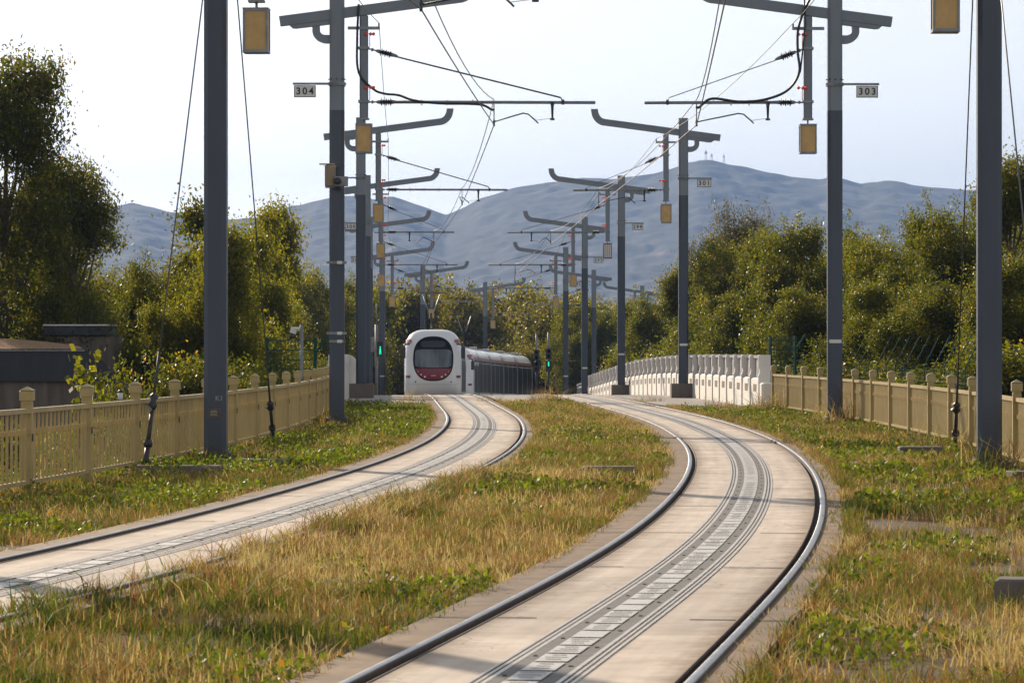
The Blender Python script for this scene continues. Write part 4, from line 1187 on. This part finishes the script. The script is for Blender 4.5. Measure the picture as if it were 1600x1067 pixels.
# right side
TT('willow', 'dark', 1157, 328, 190, 4.0, 'dark drooping willow top behind the right trees')
TT('willow', 'dark', 1090, 385, 195, 3.0, 'small dark willow just right of mast 301')
rt = [('roundb', 'green', 1160, 352, 118, 4.0, 'large green glossy leaved tree right of mast 301'), ('round', 'green', 1250, 345, 112, 4.0, 'full green tree between masts 301 and 303'),
      ('round', 'olive', 1205, 362, 128, 4.0, 'olive tree standing behind the glossy green ones'), ('roundb', 'olive', 1330, 345, 125, 4.0, 'olive tree directly behind mast 303'),
      ('roundb', 'green', 1395, 360, 105, 3.6, 'dark green tree right of mast 303'), ('round', 'olive', 1450, 328, 100, 3.8, 'tree with brownish top over the right fence'),
      ('roundb', 'olive', 1510, 312, 94, 3.6, 'brown tinged tree beside the thick right mast'), ('openb', 'olive', 1590, 262, 78, 3.2, 'airy tree cut by the right edge'),
      ('round', 'green', 1580, 400, 74, 2.8, 'green tree low at the right edge'), ('round', 'green', 1350, 372, 118, 4.4, 'wide green tree filling the gap right of mast 303'),
      ('round', 'green', 1110, 440, 100, 3.0, 'bright leaved tree close behind the white barrier'), ('roundb', 'green', 1190, 450, 95, 3.6, 'green tree behind the end of the white barrier'),
      ('roundb', 'green', 1290, 440, 90, 3.6, 'dark tree behind the green mesh fence'), ('round', 'green', 1380, 440, 84, 3.4, 'dark tree behind the beige fence right of mast 303'),
      ('roundb', 'olive', 1470, 430, 78, 3.2, 'shadowed tree behind the right fence'), ('round', 'olive', 1650, 330, 80, 3.5, 'tree mostly outside the right edge'),
      ('roundb', 'green', 1030, 455, 150, 3.6, 'low rounded green tree above the middle of the barrier'), ('round', 'green', 985, 472, 160, 3.6, 'rounded green tree over the barrier, behind the mast with the brown lantern'),
      ('roundb', 'green', 940, 478, 172, 4.0, 'green tree where the white barrier ends in the distance'), ('round', 'yellow', 905, 470, 190, 4.0, 'light green tree left of mast 297'),
      ('uprb', 'green', 1060, 430, 140, 2.2, 'upright green sapling just left of mast 301'),
      ('round', 'far', 1280, 400, 150, 5.5, 'background tree between masts 301 and 303'), ('roundb', 'far', 1400, 400, 145, 5.5, 'background tree behind the right fence'), ('round', 'far', 1530, 400, 130, 5.0, 'background tree behind the thick right mast'),
      ('roundb', 'far', 1170, 420, 150, 5.0, 'background tree beyond the white barrier')]
for q in rt: TT(*q)
for k, (px, yt, D, lab) in enumerate(((1130, 520, 92, 'bush close behind the white barrier'), (1240, 545, 82, 'bush behind the green cage'), (1330, 545, 74, 'bush behind mast 303'), (1420, 560, 66, 'bush behind the beige fence right of mast 303'), (1500, 560, 60, 'bush left of the thick right mast'), (1590, 540, 56, 'bush at the right edge behind the fence'), (1040, 530, 115, 'bush left of mast 301 over the barrier'), (985, 540, 140, 'bush right of mast 299 over the barrier'))):
    TT(('bush', 'bushb')[k % 2], 'green', px, yt, D, 3.2, lab, cat='shrub')
# trees closing the view beyond the crossing
fx = [(560, 452, 250), (600, 445, 290), (640, 448, 265), (685, 440, 310), (725, 452, 280), (765, 455, 300), (805, 448, 330), (845, 458, 290), (880, 462, 260), (660, 470, 330), (745, 468, 345), (830, 470, 350), (915, 478, 300), (960, 480, 320), (1000, 478, 330), (1040, 470, 300)]
flab = ['at the far left of the distant row', 'above the green pedestrian light', 'above the roof of the leading tram', 'behind the pantograph', 'right of the pantograph', 'behind the mast beyond the second tram', 'above the middle of the second tram', 'above the tail of the second tram', 'behind the tram signals',
        'in the rear row over the leading tram', 'in the rear row over the second tram', 'in the rear row near the tram signals', 'behind the end of the barrier', 'just before the mast with the brown lantern', 'right of the mast with the brown lantern', 'at the far right of the distant row']
for k, (px, yt, D) in enumerate(fx):
    TT(('far', 'farb')[k % 2], ('far', 'green')[k % 3 == 0], px, yt, D, 7.5, 'distant tree ' + flab[k])
for k, px in enumerate((640, 700, 760, 820, 870)):
    TT('bushb', 'far', px, 545, 248, 5.0, 'low thicket ' + ['left of', 'behind', 'right of', 'well right of', 'far right of'][k] + ' the leading tram at the track side', cat='shrub')

# leafy climbing plant behind the fence at left
def leafy_stem(x, y, z, h, label):
    r = np.random.default_rng(91); n = 90
    t = empty('leafy_sapling', (x, y, z)); b = MB()
    for k in range(3): b.tube([(k*.08-.08, 0, 0), (k*.1-.1, .02, h*.5), (k*.13-.12, 0, h*(.8+.1*k))], [.014, .010, .004], M['twig'], 5)
    b.build('stem', t)
    cen = np.stack([r.uniform(-.22, .22, n), r.uniform(-.15, .15, n), r.uniform(.25, 1, n)*h], 1)
    v, idx = leaf_arrays(cen, np.full(n, 2), np.full(n, .05), .12, .95, r, .5)
    o = bpy.data.objects.new('leaves', quads_to_mesh('leaves', v, np.clip(r.normal(.5, .15, len(v)), 0, 1), LM['yellow'])); col.objects.link(o); o.parent = t
    tag(t, label, 'plant')
leafy_stem(-6.05, 50, -.3, 1.75, 'bright leafy sapling rising behind the left fence before the dark building')
leafy_stem(-6.0, 42, -.3, .9, 'short leafy sapling seen through the pickets near the left edge')

# ------------------------------------------------------------------ grass
def grass_mat(name, stops, trans=.4, rough=.6):
    return leaf_mat(name, stops, trans, rough, .12, (1.7, 1.7, .8))
GM = grass_mat('grass blades', [(0, (.035, .055, .012)), (.2, (.07, .105, .018)), (.4, (.135, .165, .028)), (.5, (.19, .15, .05)), (.6, (.215, .12, .062)), (.74, (.20, .092, .062)), (.86, (.26, .16, .09)), (1, (.42, .33, .21))])
WM = grass_mat('weed leaves', [(0, (.05, .07, .012)), (.5, (.11, .145, .018)), (.9, (.20, .215, .022)), (1, (.30, .15, .03))], .45, .5)
def visible(x, y, mg=1.0):
    return (np.abs(x) < y*.148 + mg) & (y > 13)
def blades(n, u0, u1, o0, o1, hmin, hmax, wd, seed, dry, edge=None, bare=None):
    r = np.random.default_rng(seed)
    u = r.uniform(u0, u1, n); o = r.uniform(o0, o1, n)
    x, y = PV(u, o); keep = visible(x, y); 
    cl = fbm(x, y, 5, .40, 3); keep &= (r.random(n) < .60 + cl*3.2)
    if bare is not None: keep &= fbm(x, y, 140, 1.9, 4) + r.normal(0, .05, n) + (r.random(n) < .15) > bare
    x, y, u, o = x[keep], y[keep], u[keep], o[keep]; n = len(x)
    patch = fbm(x, y, 31, 2.4, 4); p2 = fbm(x, y, 77, .35, 3); big = fbm(x, y, 55, 1.6, 3)
    cl2 = fbm(x, y, 5, .40, 3); h = r.uniform(hmin, hmax, n) * (1 + 1.2*big + 1.3*cl2) * (.45 + .9*r.random(n)**1.5)
    if edge: 
        ed = np.minimum(o - o0, o1 - o); h *= np.clip(.55 + ed/.5, .55, 1)
    az = r.uniform(0, 2*math.pi, n); bend = r.uniform(.05, 1.5, n)*h; wdt = wd*r.uniform(.6, 1.5, n)
    dx, dy = np.cos(az), np.sin(az); fa = r.uniform(0, math.pi, n); sx, sy = np.cos(fa), np.sin(fa)
    z = CZ(u) - .08
    v = np.empty((n, 5, 3))
    def pt(k, t_, s_):
        v[:, k, 0] = x + dx*bend*t_*t_ + sx*wdt*s_; v[:, k, 1] = y + dy*bend*t_*t_ + sy*wdt*s_; v[:, k, 2] = z + (h+.05)*t_*(1-.15*t_)
    pt(0, 0, -.5); pt(1, 0, .5); pt(2, .55, .4); pt(3, .55, -.4); pt(4, 1, 0)
    tint = np.clip(dry + .05 + patch*1.15 + p2*1.5 + r.normal(0, .22, n), 0, 1)
    return v, tint
def weed_leaves(n, u0, u1, o0, o1, size, hmax, seed, thr):
    r = np.random.default_rng(seed); u = r.uniform(u0, u1, n); o = r.uniform(o0, o1, n); x, y = PV(u, o)
    keep = visible(x, y) & (fbm(x, y, 91, 1.1, 3) > thr); u, x, y = u[keep], x[keep], y[keep]; n = len(x)
    hump = np.clip((fbm(x, y, 91, 1.1, 3) - thr)*6, .2, 1)
    cen = np.stack([x, y, CZ(u) - .06 + r.uniform(.15, 1, n)*hmax*hump], 1)
    v, idx = leaf_arrays(cen, np.full(n, 3), np.full(n, size*.5), size, .7, r, -.2)
    return v, np.clip(r.normal(.48, .24, len(v)), 0, 1)
regs = [  # u0,u1, o0,o1, density, height, width, dryness
 (23, 42, -5.9, -3.12, 1100, .03, .12, .008, .44), (42, 94, -6.0, -3.12, 520, .03, .12, .014, .42),
 (13, 32, -.96, .98, 2300, .03, .15, .0055, .52), (32, 52, -.96, .96, 1350, .04, .14, .009, .58), (52, 99, -.94, .94, 680, .04, .13, .013, .62),
 (13, 32, 3.08, 8.0, 1200, .03, .14, .006, .54), (32, 52, 3.08, 6.6, 850, .03, .13, .010, .54), (52, 90, 3.08, 6.6, 480, .03, .13, .015, .46),
 (24, 90, -9.5, -5.9, 120, .08, .30, .018, .40), (40, 90, 6.6, 9.5, 120, .08, .30, .018, .40)]
GV, GT, WV, WT = [], [], [], []
for k, (u0, u1, o0, o1, dn, h0, h1, wd, dry) in enumerate(regs):
    n = int((u1-u0)*(o1-o0)*dn)
    bare = -.15 if (o0 > 2 or o1 < -2) else -.24
    v, t_ = blades(n, u0, u1, o0, o1, h0, h1, wd, 100+k, dry, True, bare); GV.append(v); GT.append(t_)
    # tall dry stalks
    v, t_ = blades(int(n*.03), u0, u1, o0, o1, h1*.9, h1*1.6, wd*.4, 150+k, .66, True); GV.append(v); GT.append(t_)
    if o0 in (-.96, -.94): thr, dd_ = .11, 170
    elif o0 < 0: thr, dd_ = -.03, 170
    else: thr, dd_ = .07, 170
    v, t_ = weed_leaves(int((u1-u0)*(o1-o0)*dd_), u0, u1, o0, o1, .042 if u0 < 32 else .055, .15, 200+k, thr); WV.append(v); WT.append(t_)
# ragged edges creeping over the slab rims and rails
for k, (u0, u1, oa, ob, dn, h1) in enumerate(((13, 99, -1.10, -.92, 700, .10), (15, 41, -1.38, -.92, 2400, .20), (41, 99, -1.12, -.92, 900, .12), (13, 99, .90, 1.06, 600, .10), (24, 94, -3.18, -2.99, 600, .10), (13, 90, 2.94, 3.14, 1500, .12), (13, 90, 2.80, 3.0, 300, .08))):
    v, t_ = blades(int((u1-u0)*(ob-oa)*dn), u0, u1, oa, ob, .03, h1, .007, 300+k, .56); v[:, :, 2] += .03; GV.append(v); GT.append(t_)
# tufts round the feet of masts and guys
for k, (u, o_, h1, n_) in enumerate(((70, 4.95, .75, 500), (69, 4.6, .5, 300), (43.5, 4.95, .65, 500), (42.6, 4.7, .45, 300), (70, -4.95, .5, 400), (46, -4.8, .3, 400), (99, -1.2, .35, 200), (99, .3, .45, 500), (101, -3.3, .4, 300), (88, 4.2, .4, 400), (84, 5.0, .5, 500), (52, 5.0, .5, 300), (100, 3.3, .35, 300), (27, .1, .35, 300), (21, -.6, .3, 400))):
    v, t_ = blades(n_, u-.5, u+.5, o_-.4, o_+.4, .1, h1, .010, 400+k, .62); GV.append(v); GT.append(t_)
# seed heads: short fat blades high up on the stalks
for k, (u0, u1, o0, o1, dn) in enumerate(((13, 40, -1.0, .96, 260), (40, 95, -1.0, .96, 120), (13, 40, 3.1, 7.0, 90), (24, 80, -5.5, -3.2, 40))):
    n_ = int((u1-u0)*(o1-o0)*dn); v, t_ = blades(n_, u0, u1, o0, o1, .010, .025, .0042, 500+k, .8); v[:, :, 2] += np.random.default_rng(k).uniform(.04, .18, len(v))[:, None]; GV.append(v); GT.append(t_)
GV = np.concatenate(GV); GT = np.concatenate(GT); n = len(GV)
me = bpy.data.meshes.new('grass')
me.vertices.add(n*5); me.vertices.foreach_set('co', GV.reshape(-1).astype('f'))
li = (np.arange(n)[:, None]*5 + np.array([0, 1, 2, 3, 3, 2, 4])[None, :]).reshape(-1).astype('i')
me.loops.add(n*7); me.loops.foreach_set('vertex_index', li)
ls = (np.arange(n)[:, None]*7 + np.array([0, 4])[None, :]).reshape(-1).astype('i')
me.polygons.add(n*2); me.polygons.foreach_set('loop_start', ls); me.polygons.foreach_set('loop_total', np.tile(np.array([4, 3], 'i'), n))
me.update(calc_edges=True)
a = me.attributes.new('tint', 'FLOAT', 'FACE'); a.data.foreach_set('value', np.repeat(GT, 2).astype('f'))
me.materials.append(GM)
o = bpy.data.objects.new('grass', me); col.objects.link(o); tag(o, 'patchy green and straw coloured grass growing beside and between the tracks', 'grass', kind='stuff')
o = bpy.data.objects.new('weeds', quads_to_mesh('weeds', np.concatenate(WV), np.concatenate(WT), WM)); col.objects.link(o)
tag(o, 'low broad leaved weeds scattered among the grass', 'weeds', kind='stuff')

# ------------------------------------------------------------------ air
b = MB(); b.box((0, 4250, 205), (10400, 8700, 440), mat('unused', (1, 1, 1)))
hz = b.build('haze'); hm = bpy.data.materials.new('haze'); hm.use_nodes = True
nt_ = hm.node_tree; nt_.nodes.clear()
out = nt_.nodes.new('ShaderNodeOutputMaterial'); pv = nt_.nodes.new('ShaderNodeVolumePrincipled')
pv.inputs['Color'].default_value = (.33, .52, .92, 1); pv.inputs['Density'].default_value = 1.35e-4; pv.inputs['Anisotropy'].default_value = 0
nt_.links.new(pv.outputs[0], out.inputs['Volume'])
hz.data.materials.clear(); hz.data.materials.append(hm)
tag(hz, 'thin bluish air between the tracks and the mountains', 'haze', kind='stuff')
